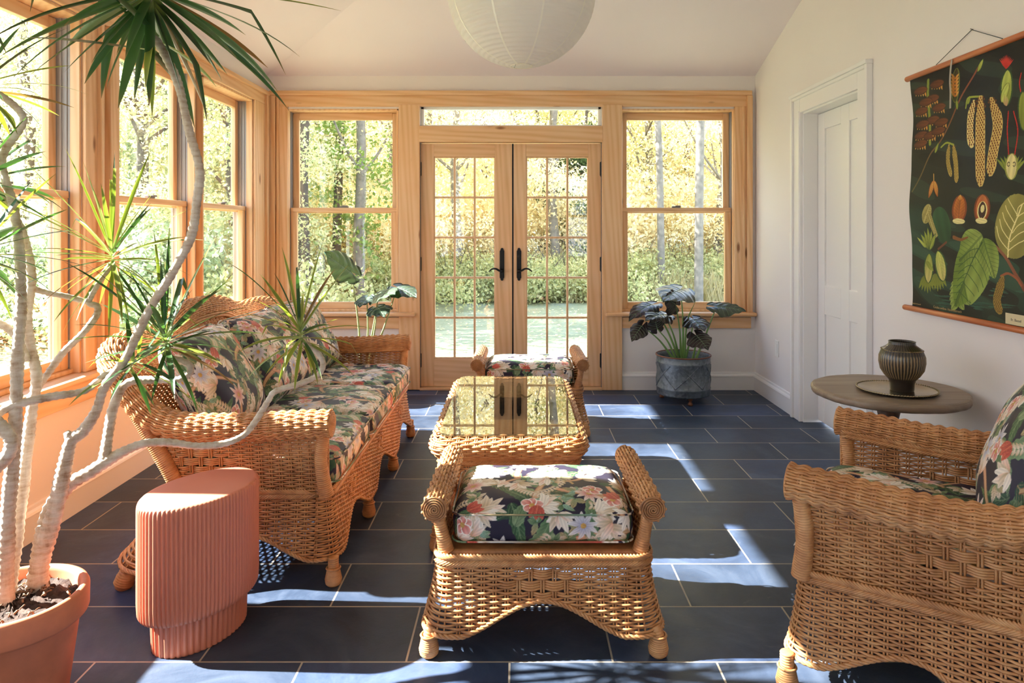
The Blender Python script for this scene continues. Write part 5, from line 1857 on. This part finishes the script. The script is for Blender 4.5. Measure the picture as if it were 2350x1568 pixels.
# flower spike of brown scales
line([(2132, 185), (2130, 240), (2134, 330)], .009, YG * .7, YG * .8)
for i, (x, y, s) in enumerate([(2152, 192, 1), (2114, 208, -1), (2140, 226, 1), (2124, 234, -1), (2154, 246, 1), (2112, 255, -1), (2138, 275, 1), (2114, 285, -1), (2158, 280, 1), (2112, 310, -1), (2134, 310, 1), (2152, 300, 1), (2112, 330, -1)]):
    for k in (-2, -1, 0, 1, 2): pet((x + k * 4.5, y), (x + k * 6 , y + 14), .0062, OR, ORL)
    pet((x - 16, y + 5), (x + 16, y - 4), .020, lin((84, 40, 22)), lin((120, 64, 34)), lin((60, 28, 16)), 1)
# bract with stamens
pet((2192, 236), (2196, 156), .030, lin((60, 62, 28)), lin((70, 54, 30)), lin((110, 116, 50)), 1)
for k in range(6):
    for s in (-1, 1): pet((2193, 222 - k * 8), (2193 + s * 9, 209 - k * 8), .0065, OR, ORL)
# red bud
pet((2311, 243), (2312, 160), .036, YG * .9, YGL, DG, 1); pet((2300, 235), (2316, 190), .020, YGL, YGL, lin((120, 120, 50)), 1); pet((2311, 243), (2306, 215), .014, lin((200, 140, 110)), YGL)
for k in range(-5, 6): pet((2309, 158), (2309 + k * 3.2, 136 - (5 - abs(k)) * 2.2), .0035, RED, lin((220, 60, 50)))
# catkins, scaly
def catkin(pts, w, ca, cb, cell=.0165):
    P = spline([pp(*p) for p in pts], 80)
    n = len(P); d = np.r_[0, np.cumsum(np.hypot(*np.diff(P, axis=0).T))]
    for i in range(0, n):
        t = i / (n - 1); ww = w * min(1, math.sin(PI * min(.5, .08 + t)) * 1.2, math.sqrt(max(0, 1 - t) * 9) if t > .85 else 1)
        petal(img, P[i, 0] - ww, P[i, 1], 2 * ww, .006, 0, ca, ca, None, 3, None, False, 0, RES)
    k = 0; s = 0.004
    while s < d[-1] - .004:
        x, y = np.interp(s, d, P[:, 0]), np.interp(s, d, P[:, 1]); t = s / d[-1]
        ww = w * (1 if t < .85 else math.sqrt((1 - t) / .15))
        m_ = max(1, int(round(2 * ww / cell)))
        for j in range(m_ + 1):
            xx = x - ww + (j + .5 * (k % 2)) * 2 * ww / m_
            if abs(xx - x) < ww: petal(img, xx, y + cell * .30, cell * .56, cell * .24, -PI / 2, cb, cb * .7, None, 1, None, False, 0, RES)
        s += cell * .62; k += 1
SCL = lin((240, 214, 140)); SCB = lin((130, 66, 28))
line([(2216, 248), (2222, 226), (2240, 222), (2256, 222)], .004, YG)
catkin([(2236, 232), (2226, 270), (2225, 310), (2231, 338)], .021, SCL, SCB)
catkin([(2276, 226), (2288, 280), (2280, 345), (2274, 404)], .029, lin((225, 190, 110)), SCB)
catkin([(2252, 222), (2248, 290), (2250, 360), (2250, 428)], .030, lin((225, 190, 110)), SCB)
catkin([(2178, 334), (2176, 370), (2182, 404)], .013, lin((190, 160, 80)), lin((110, 84, 36)), .010)
catkin([(2188, 334), (2194, 375), (2194, 418)], .015, lin((190, 160, 80)), lin((110, 84, 36)), .010)
line([(2160, 338), (2172, 328), (2188, 332)], .004, YG)
# stamen pair
line([(2142, 400), (2142, 425)], .0025, ORL)
pet((2141, 415), (2132, 455), .015, ORL, OR, lin((160, 80, 30)), 0, Cb); pet((2143, 415), (2152, 452), .015, ORL, OR, lin((160, 80, 30)), 0, Cb)
# nuts
pet((2201, 513), (2203, 448), .050, lin((186, 96, 44)), OR, lin((130, 60, 28)), 1, Cb); pet((2202, 460), (2203, 447), .012, OR, ORL); pet((2188, 507), (2216, 509), .012, CR, CR, None, 1)
pet((2252, 512), (2254, 446), .050, lin((176, 84, 40)), lin((196, 110, 60)), lin((120, 56, 26)), 1); pet((2253, 504), (2254, 462), .030, lin((60, 30, 18)), lin((70, 36, 22)), CR, 1); pet((2253, 488), (2255, 470), .012, CR, CR, None, 1); pet((2240, 506), (2266, 508), .012, CR, CR, None, 1)
# cut flower with red styles
for k in range(-4, 5): pet((2322, 402), (2322 + k * 9, 350 + abs(k) * 3), .009, YG * .7, YG, DG)
pet((2322, 413), (2322, 352), .036, CR, CR, lin((150, 150, 70)), 1)
for s in (-1, 1): line([(2322 + s * 7, 354), (2322 + s * 12, 300), (2320 + s * 6, 256)], .0028, RED)
for s in (-1, 1):
    t = np.linspace(.5, 2 * PI - .5, 20)
    c0 = pp(2322 + s * 6.5, 377)
    for q in t:
        xx, yy = int((c0[0] - s * .0065 * math.cos(q)) * RES), int((c0[1] + .008 * math.sin(q)) * RES)
        if 0 < xx < iw - 2 and 0 < yy < ih - 2: img[yy:yy + 2, xx:xx + 2] = lin((50, 40, 20))
# hairy bud at the right
pet((2348, 300), (2349, 210), .030, YG * .6, YG, DG, 1); line([(2344, 210), (2341, 190), (2344, 168)], .0025, RED)
# round leaf, big leaf
OL = lin((150, 140, 70))
for k in range(30):
    a = k * 2 * PI / 30; c0 = pp(2331, 519)
    petal(img, c0[0] + .088 * math.cos(a), c0[1] + .107 * math.sin(a), .018, .010, a, OL, OL, None, 0, None, False, 0, RES)
pet((2318, 592), (2342, 446), .112, OL * .9, OL * 1.1, None, 1)
line([(2314, 590), (2320, 540), (2344, 470)], .0035, CR)
for k in range(5):
    line([(2316 + k * 4.5, 575 - k * 20), (2296 + k * 5, 548 - k * 21), (2288 + k * 6, 520 - k * 16)], .0018, CR); line([(2316 + k * 4, 575 - k * 20), (2336, 560 - k * 21), (2352, 552 - k * 22)], .0018, CR)
line([(2350, 665), (2330, 630), (2308, 590), (2280, 560), (2262, 552)], (.010, .005), lin((120, 60, 40)), lin((150, 100, 70)))
line([(2342, 655), (2330, 638), (2312, 628), (2296, 634)], .005, lin((150, 80, 50)))
catkin([(2300, 636), (2292, 668), (2288, 690), (2296, 720)], .022, lin((150, 120, 50)), lin((96, 62, 30)), .010)
BG = lin((110, 134, 48)); BGL = lin((156, 172, 84))
for k in range(34):
    t = k / 34; a = 2 * PI * t; c0 = pp(2238, 610)
petal_c = [(2238, 540), (2190, 640)]
for s in (-1, 1):
    for k in range(12):
        t = k / 11
        x0, y0 = 2252 - 52 * t, 556 + 130 * t
        ww = 46 * math.sin(PI * (.16 + .72 * t))
        pet((x0, y0), (x0 + s * ww * (1.0 if s > 0 else .82) - 4, y0 + 26), .022, BG, BGL, None, 0, DG)
pet((2254, 546), (2192, 704), .105, BG, BG * 1.05, None, 0, DG); pet((2250, 560), (2228, 700), .080, BG * 1.05, BGL, None, 0, None)
pet((2256, 540), (2200, 600), .075, BGL, BG, None, 0, DG); pet((2258, 548), (2282, 640), .065, BG, BGL, None, 0, DG)
line([(2256, 556), (2230, 600), (2206, 660), (2190, 702)], (.003, .0015), DG)
for k in range(6):
    line([(2248 - k * 9, 570 + k * 20), (2228 - k * 5, 575 + k * 18), (2200 - k * 1, 596 + k * 16)], .0016, DG * 1.2); line([(2248 - k * 9, 570 + k * 20), (2262 - k * 7, 600 + k * 19), (2276 - k * 10, 640 + k * 10)], .0016, DG * 1.2)
line([(2190, 545), (2206, 550), (2222, 545)], (.009, .004), lin((130, 80, 40)))
# hazel cluster with leaf behind
pet((2176, 556), (2150, 478), .062, lin((38, 70, 40)), lin((44, 84, 50)), None, 1); pet((2122, 512), (2136, 470), .034, lin((150, 136, 70)), lin((160, 146, 80)), None, 1, CR); pet((2132, 490), (2150, 544), .020, lin((150, 136, 70)), lin((160, 146, 80)), None, 3, CR)
for k in range(5): pet((2132, 574), (2112 + k * 9, 520 + abs(k - 2) * 8), .015, YG * .8, YG, DG, 0, YGL)
for k in range(4): pet((2124, 568), (2104 + k * 3, 545 + k * 4), .007, YG, YGL)
line([(2172, 556), (2152, 572)], .005, lin((110, 60, 40)))
for (x, y) in ((2128, 582), (2152, 578)):
    for k in range(-3, 4): pet((x + k * 2, y + 50), (x + k * 7, y + 92 - abs(k) * 4), .010, YG * .5, YG * .8)
pet((2131, 582), (2130, 650), .038, YG, lin((206, 190, 116)), DG, 1); pet((2150, 576), (2166, 646), .042, YGL, lin((206, 190, 116)), DG, 1, YG); pet((2124, 600), (2142, 622), .014, YG * .7, YG)
img = np.clip(img, 0, 1)
CHART = vcol_mat('chart_print', .55, 0, .06, .3)
nu, nv = iw // 1, ih // 1
uu = np.linspace(0, iw - 1, nu).astype(int); vv = np.linspace(0, ih - 1, nv).astype(int)
U, V_ = np.meshgrid(uu / RES, vv / RES)
wav = .004 * np.sin(V_ * 9 + U * 3) * np.exp(-U * 3) + .0025 * np.sin(V_ * 21 + 1 + U * 5)
edge = .007 * np.sin(V_ * 8.5 + .6) * np.exp(-(U / .05) ** 2) * 1.0
Pm = np.stack([XP + wav, PY0 - U - edge, PZ0 + V_], -1)
pc = empty('wall_chart', (XR, (PY0 + PY1) / 2, PZ0)); tag(pc, 'botanical hazel wall chart on black ground hanging between two wooden rods', 'poster')
off3 = np.array(pc.location)
i = np.arange(nu * nv).reshape(nv, nu)
Vm = (Pm - off3).reshape(-1, 3)
o = mesh_np('printed_sheet', Vm, np.stack([i[:-1, :-1], i[1:, :-1], i[1:, 1:], i[:-1, 1:]], -1).reshape(-1, 4), CHART, pc, True)
set_col(o, img[vv][:, uu].reshape(-1, 3))
CHERRY = pine('cherry_rod_wood', 'y', ((0.36, 0.095, 0.03), (0.50, 0.15, 0.05), (0.60, 0.21, 0.08)), False)
for z, yy0, yy1 in ((PZ1 + .004, 3.455, 2.50), (PZ0 - .006, 3.475, 2.48)):
    m = MB(); m.tubes(np.array([[XP, yy0, z], [XP, yy0 - .004, z], [XP, yy1 + .004, z], [XP, yy1, z]]) - off3, [.010, .0135, .0135, .010], 16); m.build('rod', CHERRY, pc, True)
m = MB(); ap = (XR - .006, 2.985, 2.145)
for y in (3.205, 2.765):
    m.tubes(np.array([(XP - .004, y, PZ1 + .018), ap]) - off3, .0016, 5)
m.build('hanging_cord', plain('green_cord', (.05, .07, .06), .7), pc, True)
m = MB(); m.tubes(np.array([(XR, 2.985, 2.146), (XR - .012, 2.985, 2.149)]) - off3, .002, 6); m.build('nail', DARKTRACK, pc, True)
m = MB()
P = np.array([(XP - .016, 3.07, PZ1 + .01), (XP - .018, 3.075, PZ1 - .03), (XP - .012, 3.09, PZ1 - .08), (XP - .014, 3.083, PZ1 - .13), (XP - .012, 3.088, PZ1 - .20)]) - off3
P = spline(P, 20); sd = np.array([0, .006, 0]); m.grid(np.stack([P - sd, P + sd], 1)); m.build('tie_ribbon', plain('grey_ribbon', (.42, .36, .30), .8), pc, True)


def chart_text(txt, y, z, size, col, name='caption', lift=.006):
    cu = bpy.data.curves.new(name, 'FONT'); cu.body = txt; cu.size = size; cu.extrude = .0002
    t_ = bpy.data.objects.new(name, cu); COL.objects.link(t_)
    me = bpy.data.meshes.new_from_object(t_); bpy.data.objects.remove(t_)
    o = bpy.data.objects.new(name, me); COL.objects.link(o); o.parent = pc
    me.materials.clear(); me.materials.append(col)
    o.location = Vector((XP - lift, y, z)) - Vector(off3)
    o.rotation_euler = (PI / 2, 0, -PI / 2)
    return o
TXT = plain('ochre_print', (.42, .28, .11), .6)
chart_text('Corylus avellana  Haselnu\u00dfstrauch', 3.223, .943, .0148, TXT)
chart_text('Jung-Koch-Quentell', 3.392, .944, .0085, TXT)
m = MB(); m.box(XP - .007, XP - .005, 2.745, 2.545, PZ0 + .010, PZ0 + .052); lb = m.build('paper_label', plain('label_paper', (.66, .55, .33), .7), pc, M=Matrix.Translation(-Vector(off3)))
chart_text('Fr. Bassel', 2.715, PZ0 + .024, .015, plain('faded_ink', (.16, .14, .12), .8), 'label_writing', .0075)
# ================================================================== OUTDOORS
GZ = -0.30
rgo = np.random.default_rng(21)
ro = random.Random(21)


def lawn_mat():
    m, nt, b = newmat('lawn_grass')
    v = coords(nt)
    f = noise(nt, v, 1.2, 8, .7); g = noise(nt, v, 30, 5, .7)
    mx = nt.nodes.new('ShaderNodeMix'); mx.inputs[0].default_value = .5; nt.links.new(f, mx.inputs[2]); nt.links.new(g, mx.inputs[3])
    c = ramp(nt, mx.outputs[0], [(.35, (.23, .25, .13)), (.5, (.34, .35, .20)), (.66, (.48, .46, .30))])
    lf = ramp(nt, noise(nt, v, 9, 4, .8), [(.62, (0, 0, 0)), (.68, (.6, .6, .6))])
    c = mix(nt, lf, c, (.42, .28, .08))
    nt.links.new(c, b.inputs['Base Color']); b.inputs['Roughness'].default_value = .9
    bump(nt, b, g, .8, .05)
    return m


m = MB()
xs = np.r_[np.linspace(-46, -3, 40), np.linspace(-2.6, 46, 44)]; ys = np.r_[np.linspace(-14, 7, 22), np.linspace(8, 60, 60)]
XX, YY = np.meshgrid(xs, ys, indexing='ij')
def gh(X, Y):
    r = np.maximum(0, np.maximum(np.abs(X) - 2.5, Y - 6))
    h = GZ + .05 * np.sin(X * .7) * np.cos(Y * .5) * np.clip(r / 4, 0, 1)
    h = h + np.clip((Y - 16) * .045, 0, 1.6) * np.clip((X + 4) / 8, 0, 1) + np.clip((Y - 20) * .03, 0, 1)
    return h
m.grid(np.stack([XX, YY, gh(XX, YY)], -1))
struct(m.build('lawn', lawn_mat(), None, True))


def foliage_mat(name, cols, trans=.55):
    m, nt, b = newmat(name)
    nt.nodes.remove(b)
    out = nt.nodes['Material Output']
    g = nt.nodes.new('ShaderNodeNewGeometry')
    v = coords(nt, kind='Object')
    mx = nt.nodes.new('ShaderNodeMix'); mx.inputs[0].default_value = .45
    nt.links.new(noise(nt, v, .9, 3), mx.inputs[2]); nt.links.new(g.outputs['Random Per Island'], mx.inputs[3])
    oi = nt.nodes.new('ShaderNodeObjectInfo')
    st = [(.15 + .7 * i / (len(cols) - 1), c) for i, c in enumerate(cols)]
    c = ramp(nt, mx.outputs[0], st)
    d = nd(nt, 'ShaderNodeBsdfDiffuse'); t = nd(nt, 'ShaderNodeBsdfTranslucent')
    nt.links.new(c, d.inputs[0]); nt.links.new(c, t.inputs[0])
    ms = nd(nt, 'ShaderNodeMixShader'); ms.inputs[0].default_value = trans
    nt.links.new(d.outputs[0], ms.inputs[1]); nt.links.new(t.outputs[0], ms.inputs[2]); nt.links.new(ms.outputs[0], out.inputs[0])
    return m


FOL = {
    'thin': foliage_mat('sparse_green_leaves', [(.14, .24, .05), (.26, .38, .10), (.44, .50, .16)], .55),
    'gold': foliage_mat('golden_leaves', [(.78, .60, .32), (.92, .79, .48), (.95, .88, .64), (.86, .82, .58)]),
    'green': foliage_mat('green_leaves', [(.22, .31, .17), (.38, .48, .29), (.55, .62, .42), (.76, .72, .48)]),
    'lime': foliage_mat('yellow_green_leaves', [(.30, .38, .20), (.52, .55, .30), (.76, .68, .38), (.86, .72, .42)]),
    'dark': foliage_mat('dark_green_leaves', [(.025, .06, .02), (.05, .10, .03), (.10, .16, .05)]),
    'bush': foliage_mat('shrub_leaves', [(.36, .40, .17), (.52, .54, .25), (.66, .64, .34), (.78, .70, .40)]),
    'straw': foliage_mat('dry_grass', [(.30, .24, .10), (.48, .40, .20), (.62, .54, .32), (.34, .36, .14)]),
}
BARKT = plain('tree_bark_grey', (.20, .175, .15), .9, var=.35, vscale=9, bmp=.5, bscale=14)
BARKD = plain('tree_bark_dark', (.085, .068, .055), .9, var=.35, vscale=9, bmp=.5, bscale=14)


def leaf_cards(n, shape, size, rng_):
    """n small folded leaf blades scattered by shape(rng)->(n,3)"""
    C = shape(rng_, n)
    A = rng_.normal(size=(n, 3)); A /= np.linalg.norm(A, axis=1, keepdims=True)
    B = rng_.normal(size=(n, 3)); B -= (A * B).sum(1, keepdims=True) * A; B /= np.linalg.norm(B, axis=1, keepdims=True)
    Nn = np.cross(A, B)
    s = size * rng_.uniform(.6, 1.3, n)[:, None]
    V = np.stack([C - A * s, C + B * s * .55 + Nn * s * .12, C + A * s, C - B * s * .55 + Nn * s * .12], 1).reshape(-1, 3)
    i = np.arange(n)[:, None] * 4 + np.arange(4)[None]
    return V, i


def crown_mesh(name, kind, n, R, H, z0, size, seed, clumps=70):
    rng_ = np.random.default_rng(seed)
    cc = rng_.normal(size=(clumps, 3)); cc /= np.linalg.norm(cc, axis=1, keepdims=True)
    cc *= rng_.uniform(.35, 1, (clumps, 1)) ** .6
    cc = cc * np.array([R, R, H / 2]) + np.array([0, 0, z0 + H / 2])
    def shape(r_, n_):
        k = r_.integers(0, clumps, n_)
        return cc[k] + r_.normal(size=(n_, 3)) * np.array([R, R, R * .55]) * .16
    V, Q = leaf_cards(n, shape, size, rng_)
    return V, Q


_cr = {}
def get_crown(kind, var):
    if (kind, var) not in _cr:
        R, H, z0, n, s = {'gold': (2.3, 8.5, .9, 17000, .046), 'green': (2.1, 6.8, .5, 17000, .044), 'lime': (2.2, 7.6, .7, 17000, .044), 'dark': (1.4, 6.5, .8, 15000, .055), 'thin': (1.0, 5.4, .6, 2600, .055)}[kind]
        V, Q = crown_mesh('crown', kind, n, R, H, z0, s, hash((len(kind), var)) % 997 + var)
        me = mesh_np('crown', V, Q, FOL[kind], None, False)
        _cr[(kind, var)] = me.data
        bpy.data.objects.remove(me)
    return _cr[(kind, var)]


_tk = {}
def get_trunk(var, r, h, dark):
    key = (var, dark)
    if key not in _tk:
        q = random.Random(var + 5)
        m = MB()
        pts = [(0, 0, -.3)]
        x = y = 0
        for k in range(1, 8):
            x += q.uniform(-.10, .10); y += q.uniform(-.10, .10); pts.append((x, y, h * k / 7))
        C = spline(pts, 30); m.tubes(C, np.interp(np.linspace(0, 1, 30), [0, .05, 1], [r * 1.5, r, r * .35]), 9)
        for k in range(9):
            i0 = q.randint(8, 27); p = C[i0]; a = q.uniform(0, 2 * PI); l = q.uniform(.9, 2.2)
            m.tubes(spline([p, p + np.array([math.cos(a) * l * .5, math.sin(a) * l * .5, l * .45]), p + np.array([math.cos(a) * l, math.sin(a) * l, l * 1.1])], 8), np.linspace(r * .32, r * .08, 8), 5)
        o = m.build('trunk', BARKD if dark else BARKT, None, True)
        _tk[key] = o.data; bpy.data.objects.remove(o)
    return _tk[key]


def tree(x, y, kind, label, group, sc=1.0, var=0, dark=False, crown=True, r=.13, h=8.5, tz=1.0):
    z = float(gh(np.array(x), np.array(y)))
    t = empty('autumn_tree', (x, y, z), None, ro.uniform(0, 6)); tag(t, label, 'tree', group)
    t.scale = (sc, sc, sc)
    a = bpy.data.objects.new('trunk', get_trunk(var, r, h, dark)); COL.objects.link(a); a.parent = t
    if crown:
        b_ = bpy.data.objects.new('crown', get_crown(kind, var % 3)); COL.objects.link(b_); b_.parent = t
        b_.location = (0, 0, tz); b_.rotation_euler = (0, 0, ro.uniform(0, 6))
    return t


# single trunks one can point at
def bare(x, y, r, label, dark, var):
    z = float(gh(np.array(x), np.array(y)))
    t = empty('tall_tree', (x, y, z)); tag(t, label, 'tree')
    q = random.Random(var)
    m = MB(); C = spline([(0, 0, -.3), (q.uniform(-.1, .1), 0, 3), (q.uniform(-.2, .2), 0, 6), (q.uniform(-.2, .2), 0, 10)], 26)
    m.tubes(C, np.interp(np.linspace(0, 1, 26), [0, .04, 1], [r * 1.35, r, r * .65]), 12); m.build('trunk', BARKD if dark else BARKT, t, True)
    m = MB()
    for k in range(7):
        i0 = q.randint(12, 24); p = C[i0]; a = q.uniform(-.6, .6) + (PI if q.random() < .5 else 0); l = q.uniform(.8, 2.0)
        m.tubes(spline([p, p + np.array([math.cos(a) * l * .5, .2, l * .35]), p + np.array([math.cos(a) * l, .3, l * .9])], 8), np.linspace(r * .25, r * .06, 8), 6)
    m.build('branch', BARKD if dark else BARKT, t, True)
def px(x, Y): return X_at(x, Y)
bare(px(702, 13.5), 13.5, .13, 'thick dark tree trunk seen at the left of the left back window', True, 1)
bare(px(768, 15.0), 15.0, .10, 'slim dark trunk at the middle of the left back window', True, 2)
bare(px(836, 17.0), 17.0, .10, 'grey trunk at the right half of the left back window', False, 3)
bare(px(1519, 16.0), 16.0, .085, 'slim pale grey trunk, left one of the two in the right back window', False, 4)
bare(px(1603, 15.0), 15.0, .10, 'pale grey trunk, right one of the two in the right back window', False, 5)
# the woods: each tree stands on a line of sight through one of the openings
KW = {'gold': 'golden-leaved autumn tree', 'green': 'green leafy tree', 'lime': 'yellow-green tree', 'dark': 'dark green evergreen'}
def view(xp):
    if xp < 190: return 'the nearest left side window'
    if xp < 430: return 'the middle left side window'
    if xp < 610: return 'the corner side window'
    if xp < 940: return 'the left back window'
    if xp < 1177: return 'the left door leaf'
    if xp < 1405: return 'the right door leaf'
    return 'the right back window'
def part_view(xp):
    lo, hi = (660, 920) if xp < 940 else (985, 1145) if xp < 1177 else (1200, 1360) if xp < 1405 else (1430, 1680)
    t = (xp - lo) / (hi - lo)
    return 'the %s of %s' % ('left part' if t < .34 else 'middle' if t < .67 else 'right part', view(xp))
ti = 0
for row, (Y, xs_) in enumerate([(17.0, [655, 905, 1060, 1290, 1660]), (20.0, [590, 740, 850, 990, 1120, 1235, 1400, 1480, 1600, 1720]), (24.0, [560, 650, 770, 880, 1000, 1090, 1180, 1280, 1390, 1500, 1590, 1690]), (29.0, [600, 700, 800, 900, 1000, 1100, 1200, 1300, 1400, 1500, 1600, 1700])]):
    for xp in xs_:
        xx = xp + ro.uniform(-18, 18); y = Y + ro.uniform(-1, 1)
        if xp < 900: kind = ro.choice(['gold', 'lime', 'green', 'gold']) if row else ro.choice(['green', 'lime'])
        elif xp < 1170: kind = ro.choice(['gold', 'lime', 'gold'])
        else: kind = ro.choice(['gold', 'gold', 'lime', 'gold'])
        where = ['just beyond the lawn', 'second in depth', 'deep in the woods', 'furthest in the woods'][row]
        tree(px(xx, y), y, kind, '%s %s, through %s' % (KW[kind], where, part_view(xx)), 'woods beyond the back lawn', ro.uniform(.85, 1.1), ti % 5, ro.random() < .4, tz=ro.choice([0, -.6]))
        ti += 1
tree(px(1325, 18.0), 18.0, 'dark', 'dark evergreen seen through the right-hand door leaf', None, .62, 2, True, tz=0)
tree(px(832, 14.6), 14.6, 'thin', 'slender sparse-leaved young tree close behind the left back window', None, 1.0, 1, False, tz=0, r=.04)
for row, (Y, xs_) in enumerate([(11.5, [40, 330, 520]), (14.5, [-60, 120, 280, 400, 470, 570]), (18.5, [-40, 40, 200, 320, 430, 540]), (24.0, [0, 110, 260, 360, 460, 540])]):
    for xp in xs_:
        xx = xp + ro.uniform(-12, 12); y = Y + ro.uniform(-.7, .7)
        kind = ro.choice(['lime', 'gold', 'green', 'lime']) if xp < 440 else ro.choice(['green', 'lime', 'green'])
        where = ['standing nearest outside', 'a little further out', 'in the side woods', 'furthest out in the side woods'][row]
        tree(px(xx, y), y, kind, '%s %s, through %s' % (KW[kind], where, view(xp)), 'trees beyond the left windows', ro.uniform(.75, .95), ti % 5, ro.random() < .3, tz=ro.choice([0, -.6]))
        ti += 1


for i, (x_, y_) in enumerate([(-6, -11), (-2.2, -12.5), (2.4, -11.5), (6.2, -12.5)]):  # unseen trees added to dim the rear windows' reflection in the doors
    tree(x_, y_, ['lime', 'gold', 'green', 'lime'][i], ['yellow-green tree behind the house, mirrored in the door glass', 'golden tree behind the house, mirrored in the door glass', 'green tree behind the house, mirrored in the door glass', 'pale tree behind the house, mirrored in the door glass'][i], 'trees behind the house', 1.0, i, False, tz=-.6)


# shrubs at the wood's edge
def shrub_mesh(kind, R, H, n, size, seed):
    rng_ = np.random.default_rng(seed)
    cc = rng_.normal(size=(40, 3)) * np.array([R * .5, R * .5, 0]) + np.c_[np.zeros(40), np.zeros(40), rng_.uniform(.1, .95, 40) * H]
    def shape(r_, n_):
        k = r_.integers(0, 40, n_)
        return cc[k] + r_.normal(size=(n_, 3)) * np.array([.22, .22, .14]) * R
    V, Q = leaf_cards(n, shape, size, rng_)
    V[:, 2] = np.maximum(V[:, 2], .01)
    o = mesh_np('foliage', V, Q, FOL[kind], None, False); me = o.data; bpy.data.objects.remove(o)
    return me


SHM = [shrub_mesh('bush', 1.1, .85, 8000, .042, 1), shrub_mesh('bush', 1.3, .70, 8000, .042, 2), shrub_mesh('green', 1.0, 1.5, 7000, .05, 3), shrub_mesh('gold', 1.1, 2.3, 5000, .05, 4)]
def twigs(seed, h):
    q = random.Random(seed); m = MB()
    for k in range(12):
        a, l = q.uniform(0, 6.28), q.uniform(.3, .9); m.tubes(spline([(0, 0, -.1), (math.cos(a) * l * .4, math.sin(a) * l * .4, h * .5), (math.cos(a) * l, math.sin(a) * l, h * q.uniform(.8, 1.15))], 7), np.linspace(.014, .004, 7), 4)
    o = m.build('twigs', BARKD, None, True); me = o.data; bpy.data.objects.remove(o); return me
TW = [twigs(k, 1.3) for k in range(2)]
def shrub(x, y, k, label, group, sc=1.0):
    t = empty('shrub', (x, y, float(gh(np.array(x), np.array(y)))), None, ro.uniform(0, 6)); tag(t, label, 'shrub', group); t.scale = (sc, sc, sc)
    for me, nm in ((SHM[k], 'foliage'), (TW[k % 2], 'twigs')):
        a = bpy.data.objects.new(nm, me); COL.objects.link(a); a.parent = t
for xp in range(640, 1720, 66):
    y = 16.0 + ro.uniform(-.4, .4) + (1.2 if xp > 1400 else 0)
    shrub(px(xp, y), y, ro.choice([0, 1]), 'pale green shrub edging the back lawn, through ' + part_view(xp), 'shrubs at the edge of the back lawn', ro.uniform(.85, 1.15))
for xp in range(650, 1720, 95):
    y = 18.2 + ro.uniform(-.4, .4)
    shrub(px(xp, y), y, 3, 'golden understory shrub, through ' + part_view(xp), 'golden shrubs at the wood edge', ro.uniform(.9, 1.3))
for xp in (-40, 30, 110, 270, 330, 390, 450, 500, 550):
    y = 10.2 + ro.uniform(-.4, .4)
    shrub(px(xp, y), y, ro.choice([0, 1, 2]), 'leafy shrub outside on the side lawn, through ' + view(xp), 'shrubs beyond the left windows', ro.uniform(.85, 1.15))


# tall dry grass and brambles on the bank to the right
rng_ = np.random.default_rng(8)
n = 9000
gx_ = rng_.uniform(1.0, 12, n); gy_ = rng_.uniform(15.2, 19.5, n)
gz_ = gh(gx_, gy_)
hgt = rng_.uniform(.25, .75, n)
lean = rng_.normal(size=(n, 2)) * .16
V = np.stack([np.stack([gx_ - .012, gy_, gz_], 1), np.stack([gx_ + .012, gy_, gz_], 1), np.stack([gx_ + lean[:, 0] + .004, gy_ + lean[:, 1], gz_ + hgt], 1), np.stack([gx_ + lean[:, 0] - .004, gy_ + lean[:, 1], gz_ + hgt], 1)], 1).reshape(-1, 3)
o = mesh_np('tall_grass', V, np.arange(n * 4).reshape(n, 4), FOL['straw'], None, False)
tag(o, 'dry tall grass on the bank outside the right back window', 'grass', None, 'stuff')
# leaf litter scattered on the lawn near the doors
n = 3500
lx, ly = rng_.uniform(-9, 9, n), rng_.uniform(6.6, 14, n)
sz = .028
A = rng_.uniform(0, 6.28, n)
c_, s_ = np.cos(A) * sz, np.sin(A) * sz
z_ = gh(lx, ly) + .012
V = np.stack([np.stack([lx - c_, ly - s_, z_], 1), np.stack([lx + s_ * .6, ly - c_ * .6, z_ + .01], 1), np.stack([lx + c_, ly + s_, z_], 1), np.stack([lx - s_ * .6, ly + c_ * .6, z_ + .012], 1)], 1).reshape(-1, 3)
o = mesh_np('fallen_leaves', V, np.arange(n * 4).reshape(n, 4), FOL['gold'], None, False)
tag(o, 'fallen yellow leaves scattered over the lawn', 'leaves', None, 'stuff')
